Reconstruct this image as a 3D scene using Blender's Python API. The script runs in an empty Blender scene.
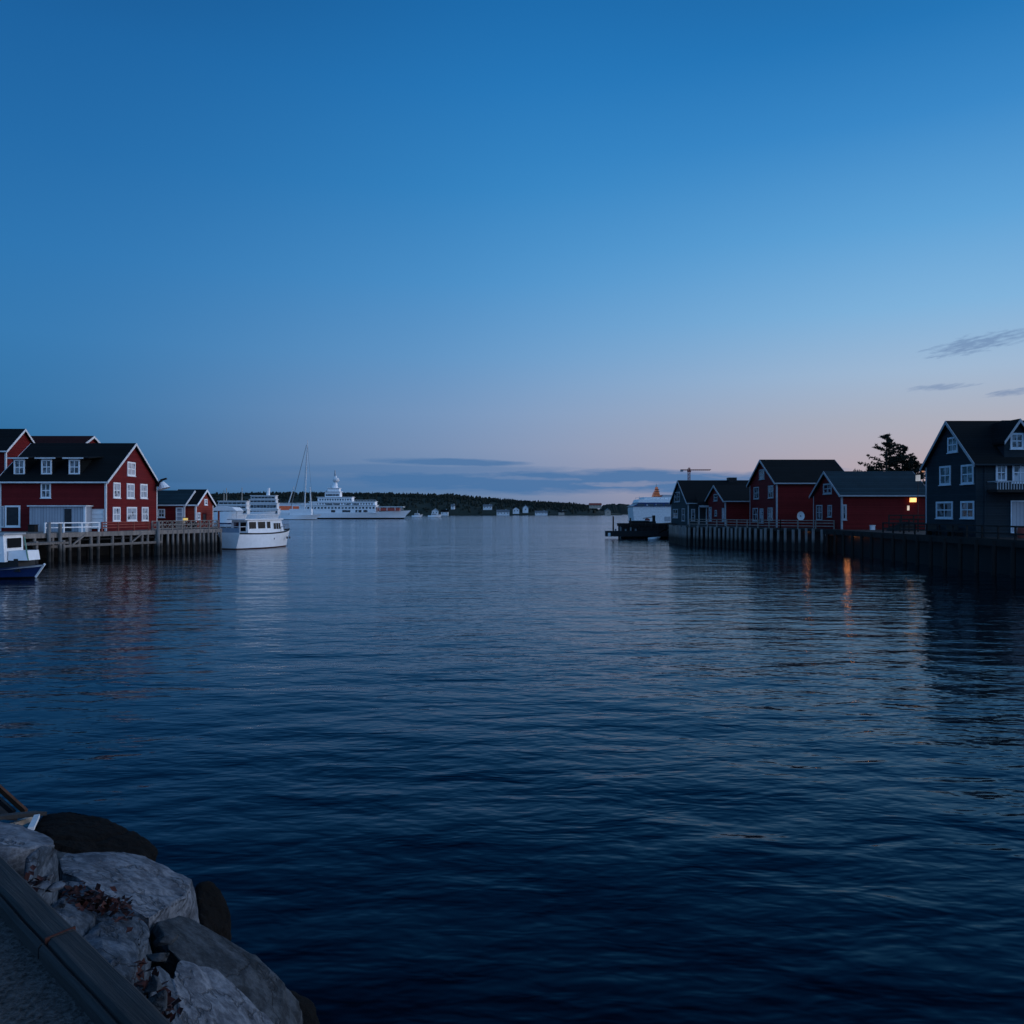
import bpy, bmesh, math, random
from mathutils import Vector, Matrix, noise
R = math.radians
random.seed(7)
scene = bpy.context.scene
col = scene.collection
F = 800.0; H = 4.8; HZ = 512.0; DK = 2.72          # focal length in px, eye height, horizon row, wharf deck height

def P(px, py, D): return Vector(((px-512)/F*D, D, H-(py-HZ)/F*D))
def Q(px, py, z):
    D = (H-z)*F/(py-HZ); return Vector(((px-512)/F*D, D, z))
def X(px, D): return (px-512)/F*D
def Z(py, D): return H-(py-HZ)/F*D

# ------------------------------------------------------------------ materials
def srgb(r, g, b):
    f = lambda c: (c/255/12.92) if c/255 <= .04045 else ((c/255+.055)/1.055)**2.4
    return (f(r), f(g), f(b), 1)
class N:
    def __init__(s, tree): s.t = tree
    def __call__(s, typ, **kw):
        n = s.t.nodes.new(typ)
        for k, v in kw.items():
            if k.startswith('i_'):
                k = k[2:]; k = int(k) if k.isdigit() else k.replace('_', ' ')
                n.inputs[k].default_value = v
            else: setattr(n, k, v)
        return n
    def l(s, a, b): s.t.links.new(a, b)
    def math(s, op, a, b=None, c=None, clamp=False):
        n = s.t.nodes.new('ShaderNodeMath'); n.operation = op; n.use_clamp = clamp
        for i, v in enumerate((a, b, c)):
            if v is None: continue
            if isinstance(v, (int, float)): n.inputs[i].default_value = v
            else: s.l(v, n.inputs[i])
        return n.outputs[0]
    def mix(s, fac, a, b, typ='MIX'):
        n = s.t.nodes.new('ShaderNodeMixRGB'); n.blend_type = typ
        for i, v in enumerate((fac, a, b)):
            if isinstance(v, (int, float)): n.inputs[i].default_value = v
            elif isinstance(v, tuple): n.inputs[i].default_value = v if len(v) == 4 else v+(1,)
            else: s.l(v, n.inputs[i])
        return n.outputs[0]
    def ramp(s, fac, stops, interp='LINEAR'):
        n = s.t.nodes.new('ShaderNodeValToRGB'); cr = n.color_ramp; cr.interpolation = interp
        while len(cr.elements) > 1: cr.elements.remove(cr.elements[-1])
        cr.elements[0].position = stops[0][0]; cr.elements[0].color = stops[0][1]
        for p, c in stops[1:]:
            e = cr.elements.new(p); e.color = c
        if fac is not None: s.l(fac, n.inputs[0])
        return n.outputs[0]

def newmat(name):
    m = bpy.data.materials.new(name); m.use_nodes = True
    nt = m.node_tree; n = N(nt); b = nt.nodes['Principled BSDF']
    return m, n, b
def c4(c): return tuple(c)+(1,) if len(c) == 3 else tuple(c)

def m_noise(name, c1, c2, scale=1.0, rough=.8, bump=.0, stretch=(1,1,1), detail=6, spec=.3, metal=0, tide=False):
    m, n, b = newmat(name)
    tc = n('ShaderNodeTexCoord'); mp = n('ShaderNodeMapping'); mp.inputs['Scale'].default_value = stretch
    n.l(tc.outputs['Object'], mp.inputs[0])
    no = n('ShaderNodeTexNoise', i_Scale=scale, i_Detail=detail, i_Roughness=.62); n.l(mp.outputs[0], no.inputs['Vector'])
    fac = n.math('MULTIPLY_ADD', no.outputs[0], 2.2, -.6, clamp=True)
    c_ = n.mix(fac, c4(c1), c4(c2))
    if tide:   # wet, weed-darkened timber below the high-water mark
        sp = n('ShaderNodeSeparateXYZ'); n.l(tc.outputs['Object'], sp.inputs[0])
        w_ = n.math('MULTIPLY', n.math('SUBTRACT', n.math('ADD', 1.25, n.math('MULTIPLY', no.outputs[0], .7)), sp.outputs[2]), 1.5, clamp=True)
        c_ = n.mix(n.math('MULTIPLY', w_, .86), c_, (.008,.009,.008,1))
    n.l(c_, b.inputs['Base Color'])
    b.inputs['Roughness'].default_value = rough; b.inputs['Specular IOR Level'].default_value = spec
    b.inputs['Metallic'].default_value = metal
    if bump:
        bp = n('ShaderNodeBump', i_Strength=1.0, i_Distance=bump); n.l(no.outputs[0], bp.inputs['Height']); n.l(bp.outputs[0], b.inputs['Normal'])
    return m

def m_board(name, c, pitch=.14, axis=2, var=.5, rough=.75):
    """lapped boards running along one axis, with weathering"""
    m, n, b = newmat(name)
    tc = n('ShaderNodeTexCoord'); sp = n('ShaderNodeSeparateXYZ'); n.l(tc.outputs['Object'], sp.inputs[0])
    co = sp.outputs[axis] if axis < 3 else n.math('ADD', sp.outputs[0], sp.outputs[1])
    s = n.math('MULTIPLY', co, 1/pitch); fr = n.math('FRACT', s); fl = n.math('FLOOR', s)
    wn = n('ShaderNodeTexWhiteNoise', noise_dimensions='1D'); n.l(fl, wn.inputs['W'])
    no = n('ShaderNodeTexNoise', i_Scale=.55, i_Detail=8, i_Roughness=.7); n.l(tc.outputs['Object'], no.inputs['Vector'])
    no2 = n('ShaderNodeTexNoise', i_Scale=6, i_Detail=4); n.l(tc.outputs['Object'], no2.inputs['Vector'])
    v = n.math('ADD', n.math('MULTIPLY', wn.outputs[0], .35), n.math('ADD', n.math('MULTIPLY', no.outputs[0], .9), n.math('MULTIPLY', no2.outputs[0], .3)))
    v = n.math('MULTIPLY_ADD', v, var*1.6, 1-var*1.3)
    gap = n.math('GREATER_THAN', fr, .9); v = n.math('MULTIPLY', v, n.math('MULTIPLY_ADD', gap, -.6, 1))
    vm = n('ShaderNodeVectorMath', operation='SCALE'); vm.inputs[0].default_value = c[:3]; n.l(v, vm.inputs['Scale'])
    n.l(vm.outputs[0], b.inputs['Base Color'])
    bp = n('ShaderNodeBump', i_Strength=.8, i_Distance=.03); n.l(n.math('SUBTRACT', 1, fr), bp.inputs['Height']); n.l(bp.outputs[0], b.inputs['Normal'])
    b.inputs['Roughness'].default_value = rough; b.inputs['Specular IOR Level'].default_value = .1
    return m

def m_glass(name, dark=(.012,.018,.026), pale=(.35,.38,.42), amount=.4, scale=1.1, rough=.06, ior=1.6):
    m, n, b = newmat(name)
    tc = n('ShaderNodeTexCoord'); no = n('ShaderNodeTexNoise', i_Scale=scale, i_Detail=2); n.l(tc.outputs['Object'], no.inputs['Vector'])
    f = n.math('MULTIPLY', n.math('SUBTRACT', no.outputs[0], .62-amount*.35), 14, clamp=True)
    n.l(n.mix(f, c4(dark), c4(pale)), b.inputs['Base Color'])
    b.inputs['Roughness'].default_value = rough; b.inputs['IOR'].default_value = ior
    return m
def m_emit(name, c, s):
    m, n, b = newmat(name); b.inputs['Base Color'].default_value = (.05,.04,.035,1); b.inputs['Emission Color'].default_value = c4(c); b.inputs['Emission Strength'].default_value = s
    tc = n('ShaderNodeTexCoord'); no = n('ShaderNodeTexNoise', i_Scale=1.5, i_Detail=2); n.l(tc.outputs['Object'], no.inputs['Vector'])
    n.l(n.mix(n.math('MULTIPLY_ADD', no.outputs[0], 1.6, -.3, clamp=True), tuple(x*.35 for x in c[:3]), tuple(c[:3])), b.inputs['Emission Color'])
    return m

M = dict(
 red=m_board('red_clapboard', (.145,.0125,.0135)), red2=m_board('dark_red_clapboard', (.12,.0098,.0105)), redlamp=m_board('lamplit_red_clapboard', (.27,.04,.026)),  # boathouse red is brightened to carry lamp light on its gable
 slate=m_board('blue_grey_clapboard', (.0155,.026,.033)), slate2=m_board('grey_green_shingle', (.026,.04,.046), pitch=.2),
 roof=m_board('dark_shingle_roof', (.0062,.0085,.0095), pitch=.22, var=.45, rough=.95), roofred=m_board('old_red_shingle_roof', (.03,.009,.009), pitch=.22, var=.4, rough=.95),
 roofgreen=m_board('green_grey_roof', (.015,.034,.043), pitch=.25, rough=.9),
 white=m_noise('white_paint', (.72,.72,.72), (.84,.84,.84), 1.5, .55), offw=m_board('white_board_wall', (.33,.36,.4), pitch=.3, axis=3, var=.25),
 trim=m_noise('weathered_white_trim', (.5,.5,.5), (.74,.74,.74), 2.0, .6), gtrim=m_noise('blue_grey_trim', (.24,.26,.28), (.36,.38,.4), 2.0, .6),
 glass=m_glass('window_glass', pale=(.16,.18,.2)), glassb=m_glass('curtained_window_glass', amount=.75), glassd=m_glass('dark_glass', amount=.05),
 boatglass=m_glass('boat_glass', dark=(.005,.006,.008), amount=-.6, rough=.25, ior=1.25), door=m_noise('dark_door', (.012,.014,.018), (.03,.032,.036), 3, .6),
 wood=m_noise('grey_wharf_timber', (.11,.095,.085), (.28,.24,.21), 1.3, .85, .02, (3,3,.5), tide=True), woodl=m_noise('pale_wharf_timber', (.10,.095,.09), (.25,.24,.23), 1.3, .85, .02, (3,3,.5), tide=True),
 woodd=m_noise('tarred_timber', (.006,.005,.005), (.02,.017,.015), 1.3, .85, .02, (3,3,.5)),
 deck=m_board('deck_planks', (.17,.15,.135), pitch=.2, axis=0, var=.4), deckd=m_board('dark_deck_planks', (.035,.033,.032), pitch=.2, axis=1, var=.4),
 ground=m_noise('wharf_ground', (.015,.015,.015), (.035,.032,.03), .6, .95), weed=m_noise('seaweed_rock', (.002,.002,.002), (.006,.005,.0045), 9, .95, .05, spec=.1),
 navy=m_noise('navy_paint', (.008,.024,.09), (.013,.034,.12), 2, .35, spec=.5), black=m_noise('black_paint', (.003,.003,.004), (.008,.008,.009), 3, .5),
 boot=m_noise('boot_stripe', (.05,.018,.015), (.1,.03,.025), 2, .6), steel=m_noise('grey_steel', (.12,.13,.14), (.22,.23,.24), 2, .5, metal=.4),
 orange=m_emit('warm_lit_glass', (1,.25,.06), .2), warm=m_emit('warm_lamp', (1,.5,.16), 2.8), warmdeck=m_emit('warm_down_lamp', (1,.34,.11), 24), cool=m_emit('cool_lamp', (.85,.9,1), .5),
 redlit=m_emit('red_deck_glow', (1,.12,.06), .07), funnel=m_emit('lit_orange_funnel', (1,.34,.08), .2),  # emission stands for light falling on the yacht foredeck and the funnel
 rust=m_noise('rusty_red_paint', (.16,.03,.02), (.28,.06,.04), 2, .7), tan=m_noise('beige_paint', (.3,.25,.2), (.42,.36,.3), 2, .7),
)

# ------------------------------------------------------------------ mesh builder and object helpers
class MB:
    def __init__(s): s.v = []; s.f = []; s.mi = []; s.cur = 0
    def _add(s, vs, fs):
        o = len(s.v); s.v += [tuple(v) for v in vs]
        for f in fs: s.f.append([o+i for i in f]); s.mi.append(s.cur)
        return s
    def box(s, x0, x1, y0, y1, z0, z1):
        vs = [(x,y,z) for z in (z0,z1) for y in (y0,y1) for x in (x0,x1)]
        return s._add(vs, [(0,2,3,1),(4,5,7,6),(0,1,5,4),(2,6,7,3),(0,4,6,2),(1,3,7,5)])
    def bar(s, a, b, w, h=None, up=(0,0,1)):
        a = Vector(a); b = Vector(b); h = h or w; d = (b-a).normalized(); up = Vector(up)
        if abs(d.dot(up)) > .98: up = Vector((0,1,0))
        sx = d.cross(up).normalized()*w/2; sz = sx.cross(d).normalized()*h/2
        vs = [p+i*sx+j*sz for p in (a,b) for (i,j) in ((-1,-1),(1,-1),(1,1),(-1,1))]
        return s._add(vs, [(3,2,1,0),(4,5,6,7),(0,1,5,4),(1,2,6,5),(2,3,7,6),(3,0,4,7)])
    def tube(s, a, b, r0, r1=None, n=8):
        a = Vector(a); b = Vector(b); r1 = r0 if r1 is None else r1; d = (b-a).normalized()
        u = d.cross(Vector((0,0,1)) if abs(d.z) < .9 else Vector((1,0,0))).normalized(); w = d.cross(u)
        vs = []
        for p, r in ((a,r0),(b,r1)):
            for k in range(n):
                t = 2*math.pi*k/n; vs.append(p+(u*math.cos(t)+w*math.sin(t))*r)
        fs = [(k,(k+1)%n,n+(k+1)%n,n+k) for k in range(n)]+[tuple(range(n))[::-1], tuple(range(n,2*n))]
        return s._add(vs, fs)
    def extrude(s, poly, vec):
        """closed polygon of 3D points pushed along vec"""
        n = len(poly); vec = Vector(vec); p = [Vector(q) for q in poly]
        return s._add(p+[q+vec for q in p], [tuple(range(n))[::-1], tuple(range(n,2*n))]+[(k,(k+1)%n,n+(k+1)%n,n+k) for k in range(n)])
    def sphere(s, c, r, n=10, sq=(1,1,1)):
        c = Vector(c); vs = []; fs = []
        for i in range(n+1):
            for j in range(n):
                a = math.pi*i/n; t = 2*math.pi*j/n
                vs.append(c+Vector((sq[0]*r*math.sin(a)*math.cos(t), sq[1]*r*math.sin(a)*math.sin(t), sq[2]*r*math.cos(a))))
        for i in range(n):
            for j in range(n): fs.append((i*n+j, (i+1)*n+j, (i+1)*n+(j+1)%n, i*n+(j+1)%n))
        return s._add(vs, fs)
    def poly(s, pts): return s._add(pts, [tuple(range(len(pts)))])
    def build(s, name, mats, parent=None, smooth=False, recalc=True):
        me = bpy.data.meshes.new(name); me.from_pydata(s.v, [], s.f)
        if not isinstance(mats, (list, tuple)): mats = [mats]
        for m in mats: me.materials.append(m)
        for p, i in zip(me.polygons, s.mi): p.material_index = i; p.use_smooth = smooth
        if recalc:
            bm = bmesh.new(); bm.from_mesh(me); bmesh.ops.recalc_face_normals(bm, faces=bm.faces); bm.to_mesh(me); bm.free()
        me.update(); o = bpy.data.objects.new(name, me); col.objects.link(o)
        if parent is not None: o.parent = parent
        return o
def box(*a): return MB().box(*a)
def tag(o, label, cat, group=None, kind=None):
    if label: o['label'] = label
    if cat: o['category'] = cat
    if group: o['group'] = group
    if kind: o['kind'] = kind
    return o
def thing(name, label, cat, loc=(0,0,0), rz=0, group=None):
    o = bpy.data.objects.new(name, None); col.objects.link(o); o.empty_display_size = .3
    o.location = loc; o.rotation_euler = (0,0,rz)
    return tag(o, label, cat, group)
def struct(o): o['kind'] = 'structure'; return o
def dup(o, loc, rz=None, label=None, scale=None):
    c = o.copy(); col.objects.link(c); c.location = loc
    if rz is not None: c.rotation_euler = (0,0,rz)
    if scale: c.scale = scale
    if label: c['label'] = label
    for ch in o.children:
        d = ch.copy(); col.objects.link(d); d.parent = c
        for g in ch.children:
            e = g.copy(); col.objects.link(e); e.parent = d
    return c

# ------------------------------------------------------------------ windows and houses
# a window lies on a wall: origin o (lower left), u along the wall, nrm outwards
def window(parent, o, u, nrm, w, h, fm, gm, t=.13, nx=2, ny=2, name='window', proud=.07):
    o = Vector(o); u = Vector(u); nrm = Vector(nrm); k = Vector((0,0,1))
    def bx(mb, a0, a1, b0, b1, d0, d1):
        return mb._add([o+u*a+k*b+nrm*d for d in (d0,d1) for b in (b0,b1) for a in (a0,a1)],
                       [(0,2,3,1),(4,5,7,6),(0,1,5,4),(2,6,7,3),(0,4,6,2),(1,3,7,5)])
    mb = MB()
    bx(mb, 0, t, 0, h, -.05, proud); bx(mb, w-t, w, 0, h, -.05, proud); bx(mb, t, w-t, h-t, h, -.05, proud); bx(mb, t, w-t, 0, t, -.05, proud)
    bx(mb, -.06, w+.06, -.07, 0, -.05, proud+.06)
    for i in range(1, nx): a = t+(w-2*t)*i/nx; bx(mb, a-.035, a+.035, t, h-t, -.04, proud-.025)
    for j in range(1, ny): b = t+(h-2*t)*j/ny; bx(mb, t, w-t, b-.045, b+.045, -.04, proud-.02)
    f = mb.build(name, fm, parent)
    pn = MB(); bx(pn, t, w-t, t, h-t, -.04, .012); pn.build('pane', gm, f)
    return f

class House:
    """gable wall at local x=0 facing -X*sx, long wall at local y=0 facing the camera (-Y)"""
    def __init__(s, name, label, x0, D0, W, L, ze, zp, wall, roof, trim, sx=1, base=DK, far_trim=True, ov=.35, sidewall=None, ridge=.5, cat='house', zback=None, eave_m=None):
        s.x0, s.D0, s.W, s.L, s.sx, s.b, s.ze, s.zp = x0, D0, W, L, sx, base, ze, zp
        s.t = thing(name, label, cat, (x0, D0, base)); t = s.t; e = ze-base; p = zp-base; r = W*ridge
        eb = e if zback is None else zback-base; s.r = r
        prof = [(0,0,0),(0,W,0),(0,W,eb),(0,r,p),(0,0,e)]
        MB().extrude(prof, (sx*L,0,0)).build('wall', wall, t)
        th = .16; sl = (p-e)/r; sb = (p-eb)/(W-r)
        mb = MB()
        f0 = (-ov, e-ov*sl+.02); rb = (r, p+.02); b0 = (W+ov, eb-ov*sb+.02)
        mb.extrude([(-sx*ov,f0[0],f0[1]),(-sx*ov,rb[0],rb[1]),(-sx*ov,b0[0],b0[1]),(-sx*ov,b0[0],b0[1]+th),(-sx*ov,rb[0],rb[1]+th*1.25),(-sx*ov,f0[0],f0[1]+th)], (sx*(L+2*ov),0,0))
        mb.build('roof', roof, t)
        # white rake boards on the gable, fascia, corner boards
        for xe, nm in ((-sx*(ov+.05),1),(sx*(L+ov),1)):
            mb = MB(); bw = .26
            mb.extrude([(xe,f0[0]-.03,f0[1]+th-bw),(xe,rb[0],rb[1]+th-bw),(xe,rb[0],rb[1]+th+.04),(xe,f0[0]-.03,f0[1]+th+.03)], (sx*.05,0,0))
            mb.extrude([(xe,rb[0],rb[1]+th-bw),(xe,b0[0]+.03,b0[1]+th-bw),(xe,b0[0]+.03,b0[1]+th+.03),(xe,rb[0],rb[1]+th+.04)], (sx*.05,0,0))
            mb.build('rake_board', trim, t)
        xa, xb = sorted((-sx*ov, sx*(L+ov)))
        box(xa, xb, f0[0]-.05, f0[0]-.003, f0[1]-.01, f0[1]+th-.01).build('fascia', eave_m or trim, t)
        for (x, y, xx, yy) in ((0,0,1,1),(0,W,1,-1),(L,0,-1,1)):
            w = .15
            mb = MB(); x_ = sx*x
            a = sorted((x_-sx*xx*.035, x_+sx*xx*w)); bq = sorted((y-yy*.035, y+yy*w)); mb.box(a[0], a[1], bq[0], bq[1], .02, (e if y == 0 else eb)-.02)
            mb.build('corner_board', (eave_m or trim) if y == 0 else trim, t)
        s.trim = trim
    def swin(s, px0, px1, py0, py1, gm, fm=None, nx=2, ny=2, name='window', t=.13):
        a, b = X(px0, s.D0)-s.x0, X(px1, s.D0)-s.x0; z0, z1 = Z(py1, s.D0)-s.b, Z(py0, s.D0)-s.b
        return window(s.t, (a,0,z0), (1,0,0), (0,-1,0), b-a, z1-z0, fm or s.trim, gm, t, nx, ny, name)
    def gwin(s, px0, px1, py0, py1, gm, fm=None, nx=2, ny=2, name='window', t=.13):
        d0, d1 = (s.x0*F/(p-512)-s.D0 for p in (px0, px1)); Dm = (d0+d1)/2+s.D0
        z0, z1 = Z(py1, Dm)-s.b, Z(py0, Dm)-s.b; lo, hi = sorted((d0, d1))
        return window(s.t, (0,lo,z0), (0,1,0), (-s.sx,0,0), hi-lo, z1-z0, fm or s.trim, gm, t, nx, ny, name)

# ================================================================== LEFT WHARF
pA, pB = Vector((-53.4,56,0)), Vector((-36.0,99,0)); pd = (pB-pA).normalized(); pn = Vector((pd.y,-pd.x,0)); pL = (pB-pA).length
wharf = thing('wharf', 'grey timber wharf on piles below the long red warehouse', 'wharf', (pA.x,pA.y,0), math.atan2(pd.y,pd.x))
# local frame: x along the front edge, -y outward
mb = MB(); mb.box(0, pL, 0, 14, DK-.12, DK); d = mb.build('deck', M['deck'], wharf)
mb = MB(); mb.box(-.05, pL+.05, -.12, .0, DK-.42, DK+.04); mb.build('edge_beam', M['wood'], wharf)
for z in (1.42,): MB().box(22.6, pL-9.5, -.2, -.05, z-.13, z+.13).build('stringer', M['wood'], wharf)
MB().box(21, pL-10, -.04, .1, 1.95, 2.08).build('stringer', M['woodd'], wharf)
x = 15.0
while x < pL-8.5:
    a = random.uniform(-.1,.1); r = random.uniform(.13,.17)
    MB().tube((x,.05,-1.5), (x+a,.02,DK-.1+random.choice((0,.0,.15))), r*1.1, r, 9).build('pile', M['wood'], wharf); x += random.choice((.8,1.1,1.4,1.7,1.9))
x = pL-8.6
while x <= pL:
    MB().tube((x,-.05,-1.5), (x+random.uniform(-.06,.06),-.05,DK-.05), .17, .14, 9).build('pile', M['wood'], wharf); x += random.uniform(.5,.95)
for k in range(7): MB().tube((pL-.1, 1.2+k*1.8, -1.5), (pL-.1, 1.2+k*1.8, DK), .16, .15, 8).build('pile', M['woodd'], wharf)
for k in range(12): MB().tube((15+k*2.9, 2.6, -1.5), (15+k*2.9, 2.6, DK-.15), .15, .15, 7).build('pile', M['woodd'], wharf)
for x in (25.4, 32.6): MB().bar((x,-.16,1.5), (x+1.5,-.16,2.5), .14).build('brace', M['wood'], wharf)
# mooring piles rising above the deck
for x, h in ((22.8,1.1),(24.0,.95),(36.2,1.0)): MB().tube((x,-.28,-1.5), (x,-.28,DK+h), .2, .17, 10).build('mooring_pile', M['woodl'], wharf)
# rails
def railing(parent, x0, x1, y, step, h, mat, rails=(.55,1.0), name='railing'):
    mb = MB()
    for z in rails: mb.box(x0, x1, y-.05, y+.05, DK+z*h-.05, DK+z*h+.05)
    r = mb.build(name, mat, parent); n = max(1, int(round((x1-x0)/step)))
    for k in range(n+1):
        x = x0+(x1-x0)*k/n; MB().box(x-.06, x+.06, y-.065, y+.065, DK, DK+h+.04).build('post', mat, r)
    return r
railing(wharf, 22.9, 29.0, .4, 1.9, 1.0, M['white'])
railing(wharf, 29.4, 35.5, .4, 1.9, 1.0, M['rust'], (.45,.75,1.0))
rl = railing(wharf, 35.9, pL-.2, .35, 1.4, 1.05, M['wood'], (.2,.6,1.0))
mb = MB(); x = 36.0
while x < pL-.9: mb.bar((x,.35,DK+.22), (x+.7,.35,DK+1.0), .06); mb.bar((x+.7,.35,DK+.22), (x,.35,DK+1.0), .05); x += .72
mb.build('lattice', M['wood'], rl)
MB().box(12, 23.4, -2.2, -.12, 1.75, 1.95).build('low_landing', M['deck'], wharf)
for x in (12.5,15,17.6,20.2,23): MB().tube((x,-2.0,-1.5), (x,-2.0,2.1), .15, .14, 8).build('pile', M['wood'], wharf)

struct(MB().extrude([(-36.6,121,-2),(-90,150,-2),(-120,60,-2),(-66,50,-2),(-44.8,92,-2),(-39.3,101,-2)], (0,0,2+DK-.16)).build('ground', M['ground']))

# ---- long red warehouse, gable to the right
hx = X(106,86.0); HD = 86.0; HW = hx*F/(157-512)-HD
w = House('warehouse', 'long red clapboard warehouse with dark roof, three dormers and white-trimmed gable on the wharf', hx, HD, HW, 11.4, Z(481,HD), Z(445,HD+HW/2), M['red'], M['roof'], M['trim'], sx=-1, cat='warehouse')
for a in ((127,135,462,476,1),(113,120,482.5,498,2),(126.5,134,483.5,498.5,2),(140,147,484,498.5,2),(112.5,120,507,521.5,2),(126.5,136.5,507,521,2),(141.5,148,507,521,2)):
    w.gwin(a[0],a[1],a[2],a[3], M['glassb'], M['white'], nx=2, ny=2, t=.17)
w.swin(41,51,483,498, M['glass'], M['white'])
# dormers: small shed-roofed boxes on the near slope
sl = (w.zp-w.ze)/w.r
for (p0, p1, q0, q1) in ((14,25,459.5,475),(41.5,52,459.5,474.5),(69,80,459.5,474.5)):
    yd = .9; Dd = HD+yd
    x0, x1 = X(p0,Dd)-hx, X(p1,Dd)-hx; z0, z1 = Z(q1,Dd)-DK, Z(q0,Dd)-DK
    zr = (w.ze-DK)+sl*yd; yb = (z1+.12-(w.ze-DK))/sl+.8
    dm = MB().extrude([(x0-.15,yd,zr-.5),(x0-.15,yb,z1+.1),(x0-.15,yd,z1+.1)], (x1-x0+.3,0,0)).build('dormer', M['roof'], w.t)
    MB().extrude([(x0-.5,yd-.35,z1+.08),(x0-.5,yb+1.2,z1+.62),(x0-.5,yb+1.2,z1+.74),(x0-.5,yd-.35,z1+.2)], (x1-x0+1.0+(.6 if p0 > 60 else 0),0,0)).build('dormer_roof', M['roof'], dm)
    MB().box(x0-.52, x1+.55, yd-.4, yd-.352, z1+.06, z1+.2).build('fascia', M['trim'], dm)
    window(w.t, (x0,yd,z0), (1,0,0), (0,-1,0), x1-x0, z1-z0, M['white'], M['glass'], .16, 2, 2)
# barn door with white frame
f = w.swin(5,20.5,505.5,527, M['door'], M['white'], nx=1, ny=1, name='barn_door', t=.18)
w.swin(-14,4,506,527, M['offw'], M['trim'], nx=1, ny=1, name='sliding_door', t=.08)
# white roller door at the right end of the front wall
w.swin(87,104,509,528, M['white'], M['trim'], nx=1, ny=4, name='roller_door', t=.07)
# lean-to shed
sD = 84.7; sh = thing('lean_to_shed', 'pale grey flat-roofed shed with dark doorway against the red warehouse front', 'shed', (X(29.5,sD), sD, DK))
sw = X(85.5,sD)-X(29.5,sD); szt = Z(506.5,sD)-DK
MB().box(0, sw, 0, HD-sD-.01, 0, szt).build('wall', M['offw'], sh)
MB().box(-.15, sw+.15, -.2, HD-sD-.02, szt, szt+.12).build('roof', M['trim'], sh)
dx = X(64.5,sD)-X(29.5,sD)
MB().box(dx, dx+.74, -.03, 0.02, .05, szt-.25).build('door', M['door'], sh)
MB().box(sw-.2, sw+.02, -.04, .1, 0, szt).build('corner_board', M['white'], sh)
for i, (px, h, mt, lb) in enumerate(((33,.7,'woodd','dark wooden fish crate beside the pale lean-to shed'),(83.5,.8,'trim','white bollard box at the right corner of the pale shed'))):
    c = tag(MB().box(-.35,.35,-.3,.3,0,h).box(-.4,.4,-.35,.35,h,h+.07).build('crate', M[mt]), lb, 'crate'); c.location = (X(px,sD-1), sD-1, DK)
# houses behind
hb = House('house', 'red-roofed house peeping up behind the warehouse ridge', X(73.5,104), 104, 9, 17, Z(452,104), Z(437.5,108.5), M['red2'], M['roofred'], M['trim'], sx=-1)
hc = House('house', 'dark gabled house with pale rake boards at the left frame edge above the warehouse', X(6,97), 97, 6.6, 14, Z(450,97), Z(430.5,100.3), M['red2'], M['roof'], M['trim'], sx=-1)
MB().box(-9.5,-7.2, .4, 2.6, Z(443,97)-DK, Z(436,97)-DK).build('dormer', M['trim'], hc.t)
# pair of small red buildings at the end of the wharf
sb = House('shed', 'low red shed with grey-green roof and white door next to the warehouse gable', X(184.5,100.8), 100.8, 5.5, 6.2, Z(505,100.8), Z(492,103.5), M['red'], M['roofgreen'], M['trim'], sx=-1, cat='shed', ov=.2)
sb.swin(158,165,509,517.5, M['glass'], M['white']); sb.swin(176,183,507.5,521, M['glassb'], M['white'], nx=1, ny=3, name='door')
gx = X(196,101.5); sg = House('boathouse', 'small red boathouse with steep white-edged gable at the wharf end', gx, 101.5, gx*F/(213-512)-101.5, 3.2, Z(504.5,101.5), Z(491,104.2), M['redlamp'], M['roof'], M['white'], sx=-1, cat='boathouse', ov=.3)
sg.gwin(204,207,499,505, M['glassb'], M['white'], nx=1); sg.gwin(197,200,512.5,520, M['glassb'], M['white'], nx=1); sg.gwin(202.3,206,513,522.5, M['door'], M['red'], nx=1, ny=1, name='door')
# awning
aw = thing('awning', 'white canvas awning with an orange-lit post at the wharf tip', 'awning', (X(213,103.5),103.5,DK))
awl = X(236,103.5)-X(213,103.5); zz = Z(510,103.5)-DK
MB().extrude([(0,0,zz-.1),(0,0,zz+.15),(.5,0,zz+.5),(awl-.5,0,zz+.35),(awl,0,zz-.1)], (0,3,0)).build('canopy', M['white'], aw)
for x in (.7,): MB().tube((x,.1,0),(x,.1,zz-.1),.13).build('post', M['rust'], aw)  # rusty red here stands for orange light on the post
MB().tube((2.6,1.5,0),(2.6,1.5,zz-.1),.07).build('post', M['trim'], aw)
# gable lamp
lp = thing('outdoor_lamp', 'white bell-shaped lamp on a black bracket at the warehouse gable', 'lamp', (hx+.05, HD+HW-.4, Z(486,HD+HW)))
MB().bar((.0,0,0),(.75,0,.75),.22).bar((.6,0,.7),(1.3,0,.9),.3,.2).build('bracket', M['black'], lp)
MB().tube((.75,0,.45),(1.0,0,-.35),.25,.75,12).build('shade', M['white'], lp)
# clutter on the wharf tip
for px, h, wd, mt, lb in ((192,.75,.5,'woodd','dark crate by the boathouse railing'),(180.5,.9,.4,'tan','tan barrel-high crate by the white shed door')):
    c = tag(MB().box(-wd,wd,-.4,.4,0,h).box(-wd-.04,wd+.04,-.44,.44,h,h+.06).build('crate', M[mt]), lb, 'crate'); c.location = (X(px,100.5),100.5,DK)
ln = thing('lantern', 'small yellow-lit lantern on the wharf rail near the boathouse', 'lantern', (X(185.5,100),100,DK))
MB().tube((0,0,0),(0,0,1.0),.05).build('post', M['woodd'], ln); MB().box(-.25,.25,-.12,.12,1.0,1.32).build('glass', m_emit('yellow_lamp',(1,.75,.25),.9), ln)
MB().box(-.32,.32,-.2,.2,1.32,1.4).build('cap', M['black'], ln)

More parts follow.
